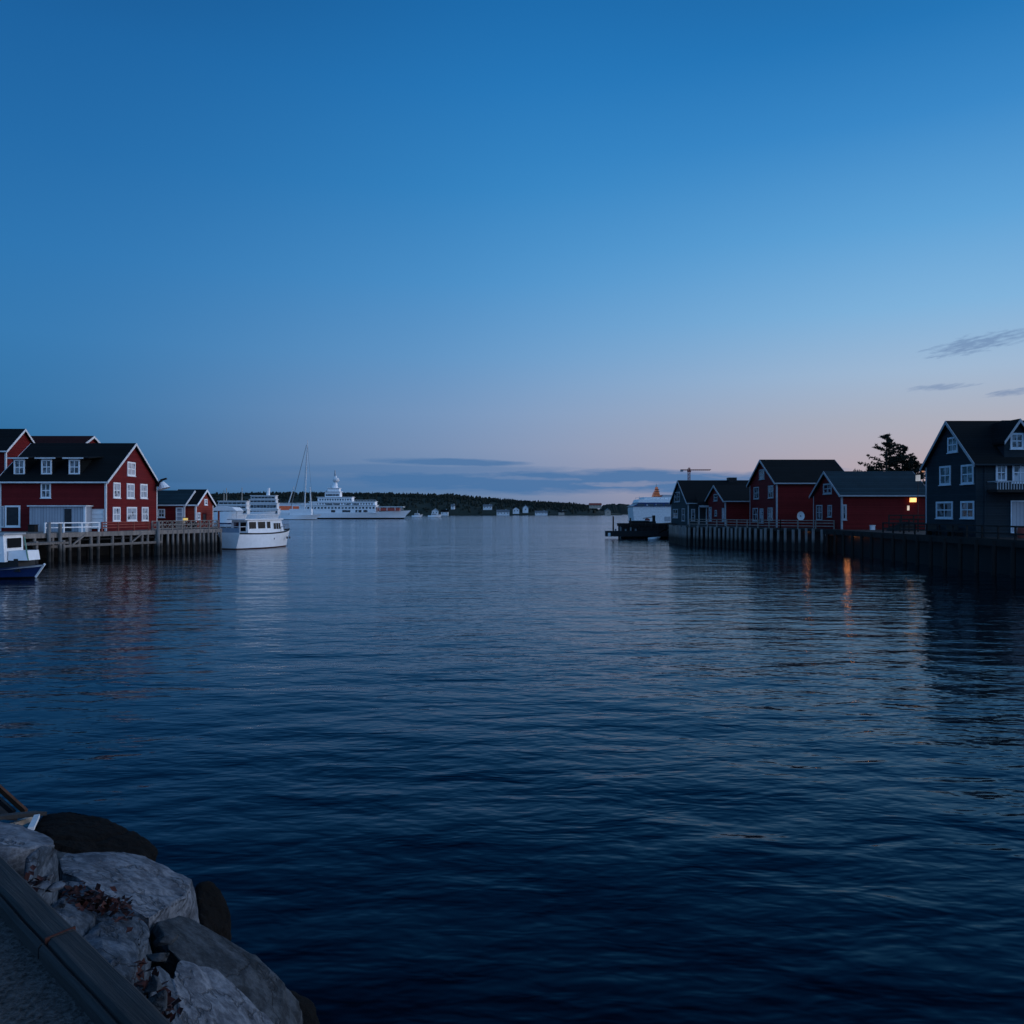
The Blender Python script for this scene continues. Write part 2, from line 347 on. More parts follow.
# ================================================================== BOATS
def hull(name, L, B, sheer, mats, parent, transom=.8, rake=.5, keel=-.6, n=22, boot=.12, wl=.9, stern_ov=0):
    """loft: x from stern (0) to bow (L); sheer(t) gives the deck edge height"""
    mb = MB(); rows = []
    for i in range(n+1):
        t = i/n; s = t
        b = B/2*(transom+(1-transom)*math.sin(math.pi/2*min(1, t/.45))) if t < .45 else B/2*max(0.0, 1-((t-.45)/.55)**2.4)
        bw = B/2*(transom*wl+(1-transom*wl)*math.sin(math.pi/2*min(1, t/.4))) if t < .4 else B/2*max(0.0, 1-((t-.4)/.6)**1.7)
        zs = sheer(t); xs = t*L; xw = t*(L-rake); xo = xs-stern_ov*(1-t)
        prof = [(xw,0,keel),(xw,bw*.7,keel*.55),(xw,bw*.96,0),(xw+(xs-xw)*.12,bw+(b-bw)*.15,boot)]
        for q in (.35,.65,.9,1.0): prof.append((xw+(xo-xw)*q, bw+(b-bw)*(.15+.85*q), boot+(zs-boot)*q))
        rows.append(prof)
    m = len(rows[0])
    for sgn in (1,-1):
        o = len(mb.v); mb.v += [(p[0],p[1]*sgn,p[2]) for r in rows for p in r]
        for i in range(n):
            for j in range(m-1):
                f = (o+i*m+j, o+(i+1)*m+j, o+(i+1)*m+j+1, o+i*m+j+1); mb.f.append(f); mb.mi.append(1 if j < 3 else (2 if j == m-2 and len(mats) > 2 else 0))
    r = rows[0]
    for j in range(m-1): mb.cur = 1 if j < 3 else 0; mb.poly([(r[j][0],r[j][1],r[j][2]),(r[j+1][0],r[j+1][1],r[j+1][2]),(r[j+1][0],-r[j+1][1],r[j+1][2]),(r[j][0],-r[j][1],r[j][2])])
    ob = mb.build(name, mats, parent, smooth=False)
    return ob, rows
def deckmesh(rows, drop, mat, parent, name='deck'):
    mb = MB()
    for a, b in zip(rows[:-1], rows[1:]):
        p, q = a[-1], b[-1]; k = .97
        mb.poly([(p[0],p[1]*k,p[2]-drop),(q[0],q[1]*k,q[2]-drop),(q[0],-q[1]*k,q[2]-drop),(p[0],-p[1]*k,p[2]-drop)])
    return mb.build(name, mat, parent)

# ---- white cruiser by the wharf tip
wb = thing('motor_boat', 'white motor boat with long cabin moored at the left wharf tip', 'boat', (-36.3,102.6,0), math.atan2(.958,.40))
L = 12.2
ho, rows = hull('hull', L, 4.2, lambda t: 2.15-.25*math.sin(math.pi*t)+.32*t, [M['white'], M['boot'], M['black']], wb, transom=.84, rake=.9, boot=.14, wl=.62)
deckmesh(rows, .28, M['trim'], wb)
# cabin: trunk with raked front
def cab(x0, x1, b, z0, z1, rake0, rake1, mat, parent, name, taper=.88):
    mb = MB(); vs = []
    for (xa, xb, bb, z) in ((x0,x1,b,z0),(x0+rake0,x1-rake1,b*taper,z1)):
        vs += [(xa,-bb,z),(xb,-bb,z),(xb,bb,z),(xa,bb,z)]
    mb._add(vs, [(3,2,1,0),(4,5,6,7),(0,1,5,4),(1,2,6,5),(2,3,7,6),(3,0,4,7)]); return mb.build(name, mat, parent)
cb = cab(1.9, 9.2, 1.45, 1.75, 3.75, .05, .5, M['white'], wb, 'cabin')
MB().box(1.3, 8.9, -1.5, 1.5, 3.75, 3.9).build('cabin_roof', M['white'], wb)
def sidepane(parent, x0, x1, z0, z1, y, mat, lean=.08):
    MB()._add([(x0,y,z0),(x1,y,z0),(x1,y+lean*(1 if y < 0 else -1),z1),(x0,y+lean*(1 if y < 0 else -1),z1)], [(0,1,2,3)]).build('window', mat, parent)
for a, b in ((2.2,3.5),(3.9,5.3),(5.65,6.35)):
    for y in (-1.44,1.44): sidepane(wb, a, b, 2.62, 3.5, y*.975, M['boatglass'], .05)
for a, b in ((7.0,7.45),(7.55,7.95),(8.05,8.4)):
    for y in (-1.44,1.44): sidepane(wb, a, b, 2.5, 3.3, y*.985, M['boatglass'], .05)
MB().box(1.88,1.9,-1.1,-.2,2.3,3.45).build('aft_window', M['boatglass'], wb); MB().box(1.87,1.9,.1,.9,1.8,3.45).build('door', M['glass'], wb)
cr = MB()
for y in (-1.75,1.75):
    for x in (.15,1.3): cr.tube((x,y*.93,2.0),(x,y*.93,2.9),.04)
    cr.tube((.15,y*.93,2.9),(1.3,y*.93,2.9),.04)
cr.tube((.15,-1.63,2.9),(.15,1.63,2.9),.04); cr.build('stern_rail', M['trim'], wb)
MB().box(.05,.12,-1.6,1.6,2.05,2.75).build('stern_cloth', m_noise('blue_canvas',(.2,.27,.36),(.3,.38,.46),2,.8), wb)
rr = MB()
for sgn in (-1,1):
    pts = [(r[-1][0]-.15, r[-1][1]*.9*sgn, r[-1][2]+.62) for r in rows[15:]]
    for p, q in zip(pts[:-1], pts[1:]): rr.tube(p, q, .035, n=5)
    for p in pts[::2]: rr.tube((p[0],p[1],p[2]-.65), p, .03, n=5)
rr.build('bow_rail', M['steel'], wb)
for x in (6.3,9.6,10.6): MB().sphere((x, -2.0 if x < 7 else (-1.55 if x < 10 else -1.2), 1.25), .17, 8, (1,.2,1)).build('porthole', M['boatglass'], wb)
fr = MB()
for x in (2,4.4,6.8,8.5): fr.tube((x,-1.3,3.9),(x,-1.3,4.45),.035,n=5); fr.tube((x,1.3,3.9),(x,1.3,4.45),.035,n=5)
for y in (-1.3,1.3): fr.tube((2,y,4.45),(8.5,y,4.45),.04,n=5); 
for k in range(9): fr.bar((2+k*.72,-1.3,3.95),(2.5+k*.72,-1.3,4.42),.04)
fr.build('roof_rail', M['trim'], wb)

ml = MB()
a_, b_ = Vector((-37.6,102.4,2.1)), Vector((-36.6,98.6,2.9))
for k in range(6): u, v = k/6, (k+1)/6; ml.tube(a_.lerp(b_,u)-Vector((0,0,.5*math.sin(math.pi*u))), a_.lerp(b_,v)-Vector((0,0,.5*math.sin(math.pi*v))), .03, n=5)
tag(ml.build('mooring_rope', M['tan']), 'slack rope from the white motor boat to the wharf tip', 'rope')
# ---- blue work boat at the left frame edge
bb = thing('work_boat', 'blue-hulled work boat with white wheelhouse at the left frame edge', 'boat', (-43.45,58.8,0), R(-3))
L = 9.4
ho, rows = hull('hull', L, 3.0, lambda t: .62+.34*max(0,t-.35)**1.6*2.2, [M['navy'], M['black'], M['navy']], bb, transom=.8, rake=.7, boot=.1)
deckmesh(rows, .12, M['trim'], bb)
st = MB(); r = rows[-1]; st.bar((L-.68,0,.05),(L+.02,0,r[-1][2]+.03),.1,.12); st.build('stem', M['white'], bb)
MB().extrude([(rw[-1][0],-rw[-1][1]-.03,rw[-1][2]-.14) for rw in rows[4:]]+[(rw[-1][0],-rw[-1][1]-.03,rw[-1][2]-.02) for rw in rows[4:][::-1]], (0,.02,0)).build('rub_rail', M['gtrim'], bb)
MB().extrude([(1.5,-1.25,.5),(8.0,-.75,.5),(7.85,-.7,1.42),(1.5,-1.2,1.35)], (0,1.9,0)).build('coaming', M['black'], bb)
wx0, wx1 = 4.1, 7.05
MB().extrude([(wx0,-1.1,1.2),(wx1+.1,-1.1,1.2),(wx1-.05,-1.05,3.15),(wx0,-1.05,3.15)], (0,2.1,0)).build('wheelhouse', M['white'], bb)
MB().box(wx0-.1,wx1+.12,-1.2,1.2,3.15,3.27).build('wheelhouse_roof', M['gtrim'], bb)
window(bb, (5.6,-1.1,1.85), (1,0,0), (0,-1,0), 1.15, 1.15, M['white'], M['boatglass'], .14, 1, 1); window(bb, (4.25,-1.1,1.85), (1,0,0), (0,-1,0), .9, 1.1, M['white'], M['boatglass'], .14, 1, 1)
MB().box(wx1+.02,wx1+.12,-.7,.7,2.2,2.9).build('windscreen', M['boatglass'], bb)
MB().extrude([(7.2,-.8,1.3),(8.5,-.55,1.3),(8.35,-.5,2.0),(7.2,-.75,2.0)], (0,1.4,0)).build('fore_cabin', M['white'], bb)
mb = MB(); mb.tube((8.5,-.5,1.3),(8.2,-.5,3.0),.05).build('samson_post', m_noise('green_paint',(.1,.2,.15),(.16,.3,.22),3,.6), bb)
mb = MB(); mb.tube((5.2,0,3.25),(5.2,0,5.6),.06,.04); mb.build('mast', M['trim'], bb)
mb = MB(); mb.tube((5.2,0,5.5),(3.5,-.9,5.3),.03); mb.tube((3.5,-.9,5.3),(4.6,-1.0,3.3),.025); mb.tube((5.2,0,5.2),(6.4,-.6,3.3),.025); mb.build('rigging', M['trim'], bb)

# ---- distant vessels, left
def tier(parent, x0, x1, y0, y1, z0, z1, mat, name='deckhouse', win=None, over=.6):
    ob = MB().box(x0,x1,y0,y1,z0,z1-.25).box(x0-over,x1+over,y0-over,y1+over,z1-.25,z1).build(name, mat, parent)
    if win:
        for (a, b, c, dd, gm) in win: MB().box(a,b,y0-.06,y0+.1,c,dd).build('window', gm, ob)
    return ob
YD = 550.0; ys = YD/F
def yx(px): return (px-512)*ys
def yz(py): return 4.8-(py-512)*ys
ya = thing('yacht', 'large white yacht with tiered decks and domed mast across the harbour', 'yacht', (yx(270),YD,0))
X0 = yx(270); lx = lambda px: yx(px)-X0
n = 26; 
ho, rows = hull('hull', lx(411), 14, lambda t: 4.5-.3*math.sin(math.pi*t)+3.2*max(0,t-.55), [M['white'], M['black']], ya, transom=.85, rake=5, keel=-2, boot=.9)
deckmesh(rows, .3, M['trim'], ya)
tier(ya, lx(272), lx(319), -5.2, 5.2, 4.0, yz(503), M['white'], win=[(lx(279),lx(294),yz(510),yz(506),M['orange']),(lx(295),lx(301),yz(510.5),yz(506.3),M['orange']),(lx(273),lx(277),yz(510),yz(506.5),M['glassd'])])
tier(ya, lx(304), lx(377), -5.6, 5.6, 4.0, yz(505), M['white'], win=[(lx(a),lx(b),yz(512.3),yz(510),M['glassd']) for a, b in ((333,337),(344,352),(357,359),(360,363),(365,369))])
tier(ya, lx(311), lx(376), -4.8, 4.8, yz(505), yz(501.5), M['white'], win=[(lx(a),lx(b),yz(505),yz(503.4),M['glassd']) for a, b in ((328,334),(336,341),(347,351),(355,360))])
tier(ya, lx(319), lx(353), -4.2, 4.2, yz(501.5), yz(497), M['white'])
tier(ya, lx(326), lx(341), -3.4, 3.4, yz(497), yz(491.5), M['white'], win=[(lx(327),lx(340),yz(496),yz(494.3),M['glassd'])])
tier(ya, lx(328.5), lx(340), -2.6, 2.6, yz(491.5), yz(488), M['white'])
MB().tube((lx(334.5),0,yz(488)),(lx(335.5),0,yz(483)),2.6,1.3,10).tube((lx(335.5),0,yz(483)),(lx(335.5),0,yz(476)),1.2,.8,10).build('mast', M['white'], ya)
MB().sphere((lx(336),0,yz(480)),2.3,10,(1,1,.8)).build('radar_dome', M['trim'], ya); MB().sphere((lx(332),0,yz(486)),1.3,8).build('radar_dome', M['trim'], ya)
MB().tube((lx(335),0,yz(476)),(lx(335),0,yz(470)),.7,.25,8).build('antenna', M['gtrim'], ya)
mb = MB(); mb.box(lx(378),lx(404),-4.6,4.6,yz(507.3),yz(506.5)); 
for px in (381,388,396,402): mb.box(lx(px)-.2,lx(px)+.2,-4.6,-4.2,5.7,yz(507.3)); mb.box(lx(px)-.2,lx(px)+.2,4.2,4.6,5.7,yz(507.3))
mb.build('foredeck_awning', M['trim'], ya)
MB().box(lx(379),lx(400),-3.8,3.8,5.6,yz(508)).build('lit_deck_glow', M['redlit'], ya)  # glowing box put in for the reddish lit foredeck
for a_, b_, y_, q1, q0, st_ in ((306,376,-5.6,508.8,507,3.4),(313,374,-4.8,504.6,503.2,2.7),(321,352,-4.2,500.6,499,2.5)):
    p_ = a_
    while p_ < b_: MB().box(lx(p_),lx(p_+st_*.55),y_-.05,y_+.1,yz(q1),yz(q0)).build('window', M['glassd'], ya); p_ += st_
mb = MB(); mb.box(lx(352),lx(377),-4.6,-4.5,yz(500.4),yz(500)); 
for k in range(9): mb.box(lx(353+k*3),lx(353+k*3)+.2,-4.6,-4.5,yz(501.5),yz(500))
mb.build('railing', M['trim'], ya)
# sailing yacht in front of it
SD = 500.0; s_ = SD/F; sX = lambda px: (px-512)*s_
sa = thing('sailing_yacht', 'two-masted sailing yacht with very tall bare mast left of the large yacht', 'sailboat', (sX(278),SD,0))
ho, rows = hull('hull', sX(322)-sX(278), 6, lambda t: 2.6+.8*t*t, [M['white'], M['black']], sa, transom=.6, rake=4, keel=-1, boot=.3)
deckmesh(rows, .1, M['trim'], sa)
mz = lambda py: 4.8-(py-512)*s_; mx = lambda px: sX(px)-sX(278)
MB().tube((mx(304.2),0,2.5),(mx(307.6),0,mz(440)),.5,.22,8).build('mast', M['trim'], sa)
MB().tube((mx(311.5),0,2.5),(mx(310),0,mz(487)),.5,.4,8).build('mizzen_mast', M['trim'], sa)
MB().tube((mx(306.5),0,mz(445)),(mx(289),0,3.0),.16,.2,5).build('forestay', M['steel'], sa)
MB().tube((mx(288.4),0,mz(504)),(mx(294),0,mz(486)),.4,.25,6).build('furled_jib', M['trim'], sa)
MB().tube((mx(307.4),0,mz(443)),(mx(313.5),0,3.0),.07,.07,5).tube((mx(307.4),0,mz(443)),(mx(302),2,mz(500)),.07,.07,5).build('shroud', M['steel'], sa)
MB().tube((mx(305.5),0,mz(468)),(mx(307.6),0,mz(468)),.12,.12,5).build('spreader', M['steel'], sa)
MB().box(mx(290),mx(312),-1.6,1.6,3,mz(509)).build('cabin', M['white'], sa)
# passenger boats left of it
def ferry(name, label, px0, px1, D, tiers, top, funnel, masts):
    k = D/F; t = thing(name, label, 'ferry', ((px0-512)*k, D, 0)); lx = lambda p: (p-px0)*k; lz = lambda p: 4.8-(p-512)*k
    ho, rows = hull('hull', lx(px1), 9, lambda u: lz(512)+.4*u, [M['white'], M['navy']], t, transom=.85, rake=2, keel=-1, boot=.4); deckmesh(rows, .1, M['trim'], t)
    for (a, b, q1, q0, bandmat) in tiers:
        ob = MB().box(lx(a),lx(b),-1.9,1.9,lz(q1),lz(q0)-.2).box(lx(a)-.3,lx(b)+.3,-2.2,2.2,lz(q0)-.2,lz(q0)+.1).build('deckhouse', M['trim'], t)
        w_ = (lx(b)-lx(a)-.6); nn = max(3, int(w_/1.6)); h_ = lz(q0)-lz(q1)
        for i in range(nn):
            xx = lx(a)+.3+w_*i/nn; MB().box(xx+.06, xx+w_/nn-.12, -1.96, -1.8, lz(q1)+h_*.2, lz(q1)+h_*.66).build('window', bandmat, ob)
    if funnel: MB().tube((lx(funnel[0]),0,lz(funnel[2])),(lx(funnel[0])+.3,0,lz(funnel[1])),.9,.75,10).build('funnel', M['white'], t)
    for (p, q0, q1) in masts: MB().tube((lx(p),0,lz(q1)),(lx(p),0,lz(q0)),.2,.12,6).build('mast', M['tan'], t)
    return t
ferry('ferry', 'white excursion ferry with dark window bands behind the wharf tip', 217, 249, 330, [(219,248.5,514,509.2,M['glassd']),(219.5,248,509.2,505,M['glassd']),(220,248,505,501,M['glassd'])], 501, None, [(226.5,488,502),(224,490,502),(242,487.5,502)])
fe = ferry('ferry', 'white ferry with short funnel between excursion ferry and large yacht', 247, 281, 400, [(250,279,514.5,509,M['glassd']),(251,278,509,503,M['glassd']),(250.5,277,503,499.3,M['glassd']),(252,276.5,499.3,495.5,M['glassd'])], 495, (268,488,496), [])
# far launches near the shore
ld = 700.0; lk = ld/F
lz_ = lambda p: 4.8-(p-512)*lk
def launch(px, wpx, label):
    t = thing('launch', label, 'boat', ((px-512)*lk, ld, 0), 0, 'small white launches beyond the large yacht')
    w_ = wpx*lk; ho, rows = hull('hull', w_, 4, lambda u: 1.9+.8*u*u, [M['white'], M['black']], t, rake=1.5, keel=-.5, boot=.2); deckmesh(rows, .1, M['trim'], t)
    MB().box(w_*.25, w_*.65, -1.4, 1.4, 1.8, 3.6).build('cabin', M['white'], t); MB().box(w_*.28, w_*.62, -1.46, -1.3, 2.5, 3.2).build('window', M['glassd'], t)
    MB().tube((w_*.5,0,3.6),(w_*.5,0,6.5),.12,.08,5).build('mast', M['trim'], t)
launch(412, 11, 'small white launch just right of the large yacht bow'); launch(428, 14, 'small white launch with mast second to the right of the yacht bow')

# ================================================================== FAR SHORE
SH = 1150.0; sk = SH/F
prof = [(-80,494),(60,493),(150,492.5),(200,491),(240,490),(300,490),(360,490.5),(400,491.5),(450,492.5),(480,496),(510,499),(540,501),(570,503),(592,505),(604,508),(616,511.5),(622,513.6)]
def ridge(px):
    for (a, ya_), (b, yb_) in zip(prof[:-1], prof[1:]):
        if a <= px <= b: return ya_+(yb_-ya_)*(px-a)/(b-a)
    return 514
mb = MB(); cols = []
for i in range(141):
    px = -80+702*i/140; x = (px-512)*sk; hgt = max(.3, 4.8-(ridge(px)-512)*sk-2.5)
    cols.append([(x, SH-4, -1),(x, SH, .9),(x*1.02, SH+40, 2+hgt*.32),(x*1.05, SH+120, 1+hgt*.85),(x*1.09,SH+240,hgt),(x*1.2,SH+500,-1)])
for a, b in zip(cols[:-1], cols[1:]):
    for j in range(5): mb.poly([a[j],b[j],b[j+1],a[j+1]])
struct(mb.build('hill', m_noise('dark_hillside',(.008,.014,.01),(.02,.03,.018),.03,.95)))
# the wood on it reads as one mass
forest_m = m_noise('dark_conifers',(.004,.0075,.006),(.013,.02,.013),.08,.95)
mb = MB(); rnd = random.Random(3)
for k in range(5200):
    px = rnd.uniform(-40,617); x = (px-512)*sk; hgt = max(.3, 4.8-(ridge(px)-512)*sk-2.5); d_ = rnd.random()**.8
    y = SH+8+d_*235; 
    if d_*235 < 40: z = .9+(1.1+hgt*.32)*(d_*235/40)
    elif d_*235 < 120: z = 2+hgt*.32+(hgt*.53)*((d_*235-40)/80)
    else: z = 1+hgt*.85+(hgt*.15)*((d_*235-120)/120)
    x = x*(1+.09*d_); hh = rnd.uniform(4,7.2)*(.35 if px > 600 else 1)*(1.25 if rnd.random() < .12 else 1); rr_ = rnd.uniform(1.4,2.6)
    if d_ < .06 and rnd.random() < .4: continue
    z -= 1; a0 = rnd.random()*6
    ring = [(x+rr_*math.cos(a0+q*1.2566)*rnd.uniform(.7,1.3), y+rr_*math.sin(a0+q*1.2566), z+hh*rnd.uniform(.12,.4)) for q in range(5)]
    top = (x+rnd.uniform(-.4,.4), y, z+hh)
    if rnd.random() < .45: ring2 = [(x+(p[0]-x)*.75, y+(p[1]-y)*.75, z+hh*rnd.uniform(.7,.92)) for p in ring]
    else: ring2 = [(x+(p[0]-x)*.45, y+(p[1]-y)*.45, z+hh*.6) for p in ring]
    bot = [(p[0]*.5+x*.5, p[1]*.5+y*.5, z-1) for p in ring]
    for (ra, rb_) in ((bot,ring),(ring,ring2)):
        for q in range(5): mb.poly([ra[q],ra[(q+1)%5],rb_[(q+1)%5],rb_[q]])
    for q in range(5): mb.poly([ring2[q],ring2[(q+1)%5],top])
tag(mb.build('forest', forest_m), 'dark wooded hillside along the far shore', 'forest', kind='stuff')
# farther low headland to the right
mb = MB(); D2 = 1700; k2 = D2/F; pts = [(596,514.2),(603,504.5),(612,503.8),(622,504.2),(632,504.8),(648,505.5),(670,507),(700,509),(740,513.6)]
top = []
for (a, b), (c, dd) in zip(pts[:-1], pts[1:]):
    for q in range(8): u = q/8; top.append(((a+(c-a)*u-512)*k2, D2, max(.2, 4.8-(b+(dd-b)*u-512)*k2+rnd.uniform(-1.3,1.3))))
for a, b in zip(top[:-1], top[1:]): mb.poly([(a[0],D2-60,-.5),(b[0],D2-60,-.5),b,a]); mb.poly([a,b,(b[0],D2+100,-.5),(a[0],D2+100,-.5)])
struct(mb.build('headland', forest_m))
# cottages and boat sheds on the far shore
def far_house(px0, px1, py0, py1, wallm, roofm, label, D=1140, gable=False, cat='house'):
    pm = (px0+px1)/2; px0, px1 = pm-(pm-px0)*.8, pm+(px1-pm)*.8; py0 = py1-(py1-py0)*.85
    k = D/F; wd = (px1-px0)*k; hh = (py1-py0)*k; t = thing('cottage', label, cat, ((px0-512)*k, D, 4.8-(py1-512)*k)); e = hh*.58
    if gable: MB().extrude([(0,0,-2),(wd,0,-2),(wd,0,e),(wd/2,0,hh-.4),(0,0,e)], (0,9,0)).build('wall', wallm, t); MB().extrude([(-.4,-.5,e-.3),(wd/2,-.5,hh),(wd+.4,-.5,e-.3),(wd+.4,-.5,e+.1),(wd/2,-.5,hh+.5),(-.4,-.5,e+.1)], (0,10,0)).build('roof', roofm, t)
    else: MB().extrude([(0,0,-2),(0,8,-2),(0,8,e),(0,4,hh-.4),(0,0,e)], (wd,0,0)).build('wall', wallm, t); MB().extrude([(-.4,-.5,e-.3),(-.4,4,hh),(-.4,8.5,e-.3),(-.4,8.5,e+.2),(-.4,4,hh+.5),(-.4,-.5,e+.2)], (wd+.8,0,0)).build('roof', roofm, t)
    nn = max(1, int(wd/4))
    for i in range(nn): MB().box(wd*(i+.5)/nn-.5, wd*(i+.5)/nn+.5, -.08, .05, e*.35, e*.75).build('window', M['glassd'], t)
    MB().box(wd*.7, wd*.7+.9, 3.6, 4.5, hh-.6, hh+1.1).build('chimney', M['trim'], t) if not gable else None
W_, RF, GR = M['white'], M['roof'], M['steel']
W_ = m_noise('weathered_white_boards', (.45,.45,.45), (.8,.8,.8), .25, .7)
for a in ((431,439,507.5,514.5,W_,GR,'white cottage at the water left of the shore gap',True),(440,449,509,514.5,W_,RF,'low white shore house beside the first white cottage',False),(450.5,455,504,508,W_,GR,'tiny pale cottage high among the trees',False),
          (482,493,504,508.5,W_,GR,'pale long house halfway up the hill',False),(495,511,509.2,514.6,W_,GR,'wide pale boat shed at the far waterline',False),(512,520,506,512.5,W_,RF,'white gabled house above the far boat sheds',True),
          (522,529,504,511.5,W_,GR,'taller white gabled house right of its twin on the far shore',True),(533.5,549,510.5,514.2,W_,GR,'long low white shed on the far waterline',False),(558,565,510.5,513.6,M['tan'],RF,'small beige hut right of the long low shed',False),
          (604.5,611.5,508,514,M['tan'],GR,'pale tall house at the tip of the wooded point',True)):
    far_house(*a[:7], gable=a[7])
far_house(588,603,502.8,507, M['tan'], M['rust'], 'long pinkish building on top of the wooded point', D=1160)

# ================================================================== RIGHT WHARF AND HOUSES
rw_ = thing('wharf', 'long wharf with close-set pale vertical piles below the red houses', 'wharf', (0,0,0))
edge = [Vector((25.0,126,0)),Vector((24.9,114.5,0)),Vector((33,99.6,0)),Vector((38.8,95.4,0))]
MB().extrude([(p.x,p.y,DK-.14) for p in edge]+[(60,94.5,DK-.14),(60,141,DK-.14),(30,141,DK-.14)], (0,0,.14)).build('deck', M['deckd'], rw_)
cnt = 0
for a, b in zip(edge[:-1], edge[1:]):
    d_ = (b-a).normalized(); nn = Vector((d_.y,-d_.x,0)); nn = -nn if nn.x > 0 else nn; Ls = (b-a).length
    MB().bar(a+Vector((0,0,DK-.16))-nn*.02, b+Vector((0,0,DK-.16))-nn*.02, .12, .3).build('edge_beam', M['woodd'], rw_)
    s = .15
    while s < Ls:
        p = a+d_*s+nn*.12; r = random.uniform(.15,.2); tz = DK-.02+random.uniform(-.12,.14)
        MB().tube((p.x,p.y,-1.5),(p.x+random.uniform(-.05,.05),p.y,tz), r*1.1, r, 8).build('pile', M['woodl'] if cnt > 8 else M['wood'], rw_); s += random.uniform(.62,1.05); cnt += 1
    # black backing put in for the shade between the piles
    MB().bar(a+Vector((0,0,.6))-nn*1.2, b+Vector((0,0,.6))-nn*1.2, .1, 4.0).build('dark_backing', M['black'], rw_)
def rail_line(parent, a, b, step, h, mat, rails=(.5,1.0), w=.07):
    a = Vector(a); b = Vector(b); d_ = (b-a); L_ = d_.length; mb = MB()
    for q in rails: mb.bar(a+Vector((0,0,h*q)), b+Vector((0,0,h*q)), w, w*1.4)
    r = mb.build('railing', mat, parent); n_ = max(1, round(L_/step))
    for i in range(n_+1): p = a+d_*i/n_; MB().box(p.x-.06,p.x+.06,p.y-.06,p.y+.06,p.z,p.z+h+.05).build('post', mat, r)
off = Vector((.5,.2,DK))
rail_line(rw_, edge[1]+off, edge[2]+off, 1.9, 1.05, M['wood'], (.35,.7,1.0)); rail_line(rw_, edge[2]+off, edge[3]+Vector((-.2,.5,DK)), 1.9, 1.05, M['wood'], (.35,.7,1.0))
# dark wharf along the right
rd = thing('wharf', 'dark tarred wharf with railing below the slate-blue house at right', 'wharf', (0,0,0))
MB().box(36.8,70,38,94.4,DK-.16,DK).build('deck', M['deckd'], rd)
MB().box(36.6,36.78,38,94.2,DK-.5,DK+.05).build('edge_beam', M['woodd'], rd)
for k in range(24): y = 40+k*2.3; MB().tube((36.55,y,-1.5),(36.6,y,DK-.1),.19,.16,8).build('pile', M['woodd'], rd)
MB().box(37.9,38.1,38,94,-1.5,DK-.2).build('dark_backing', M['black'], rd)  # black sheet added as the shade under the deck
MB().box(36.85,41,94.0,94.2,2.0,2.35).build('cross_beam', M['wood'], rd)
for x in (37.2,38.6,40): MB().tube((x,94.1,-1.5),(x,94.1,DK-.1),.16,.15,8).build('pile', M['woodd'], rd)
rail_line(rd, (37.1,40,DK), (37.1,80,DK), 2.1, 1.0, M['woodd'], (.45,1.0), .09)
struct(MB().extrude([(28.5,160,-2),(28.5,124,-2),(38.6,104,-2),(39.5,38,-2),(160,38,-2),(200,170,-2),(60,240,-2)], (0,0,2+DK-.2)).build('ground', M['ground']))

# A: grey-green shingled house with lower lean-to
A = House('house', 'grey-green shingled house with chimney and porch at the far end of the right wharf', X(688,132.5), 132.5, 14, 15.5, Z(503,132.5), Z(481.5,139.5), M['slate2'], M['roof'], M['gtrim'], ov=.3, ridge=.5)
A.gwin(674.5,680,492,502, M['glass'], nx=2); A.gwin(673,678,509,518, M['glass'], nx=2); A.gwin(682,685,508.5,521, M['glass'], nx=1)
MB().extrude([(1.2,-2.6,Z(505.5,129.8)-DK),(1.2,.5,Z(493.5,132.8)-DK),(1.2,.5,Z(494.8,132.8)-DK),(1.2,-2.6,Z(507,129.8)-DK)], (9,0,0)).build('porch_roof', M['roof'], A.t)
MB().box(1.2,10.2,-2.75,-2.6,Z(507.3,129.8)-DK,Z(505.3,129.8)-DK).build('fascia', M['gtrim'], A.t)
for x in (.4,1.6,2.7): MB().tube((x+.9,-2.3,0),(x+.9,-2.3,Z(507,129.8)-DK),.1).build('porch_post', M['gtrim'], A.t)
A.swin(691,695,509,521, M['glass'], nx=1, name='door')
xc = X(732.5,139)-A.x0; MB().box(xc-.7,xc+.7,6.3,7.7,Z(482,139)-DK-.6,Z(477.5,139)-DK).build('chimney', M['black'], A.t)
# A': small red house
B1 = House('house', 'small low red house between grey-green house and tall red house', X(725,120), 120, X(725,120)*F/(707-512)-120, 6.2, Z(501,120), Z(486.5,125.5), M['red2'], M['roof'], M['gtrim'], ov=.35)
B1.gwin(714,717.5,494,501, M['glass'], nx=1); B1.gwin(709,711.8,507,521.5, M['glassb'], nx=1, name='door'); B1.gwin(715,717,510,516, M['glass'], nx=1); B1.gwin(722.3,724.4,508,521.5, M['glassb'], nx=1, name='door')
# B: tall red house
Bx = X(776.5,106.6); B = House('house', 'tall red gabled house on the pale-piled wharf with round white disc on its side', Bx, 106.6, Bx*F/(750-512)-106.6, 9.7, Z(482.5,106.6), Z(461,112.3), M['red2'], M['roof'], M['gtrim'], ov=.4)
B.t['label'] = 'tall red house with steep dark roof standing behind the dish wall and lower red house'
B.gwin(759.5,764.5,469.5,479.5, M['glass'], nx=2); B.gwin(754,759,487,499, M['glass'], nx=2); B.gwin(768.5,773.5,485.5,498, M['glass'], nx=2)
B.gwin(753,758,508,521, M['glass'], nx=2); B.gwin(760,763.5,508.5,523, M['glassb'], nx=1, ny=3, name='door'); B.gwin(768,773,507.5,520.5, M['glass'], nx=2)
ds = thing('satellite_dish', 'round white dish on the side wall of the tall red house', 'dish', (X(800,106.3),106.3,Z(516,106.3)))
MB().tube((0,.1,0),(0,-.25,0),.1,.1,8).build('arm', M['steel'], ds)
mb = MB(); nn = 20
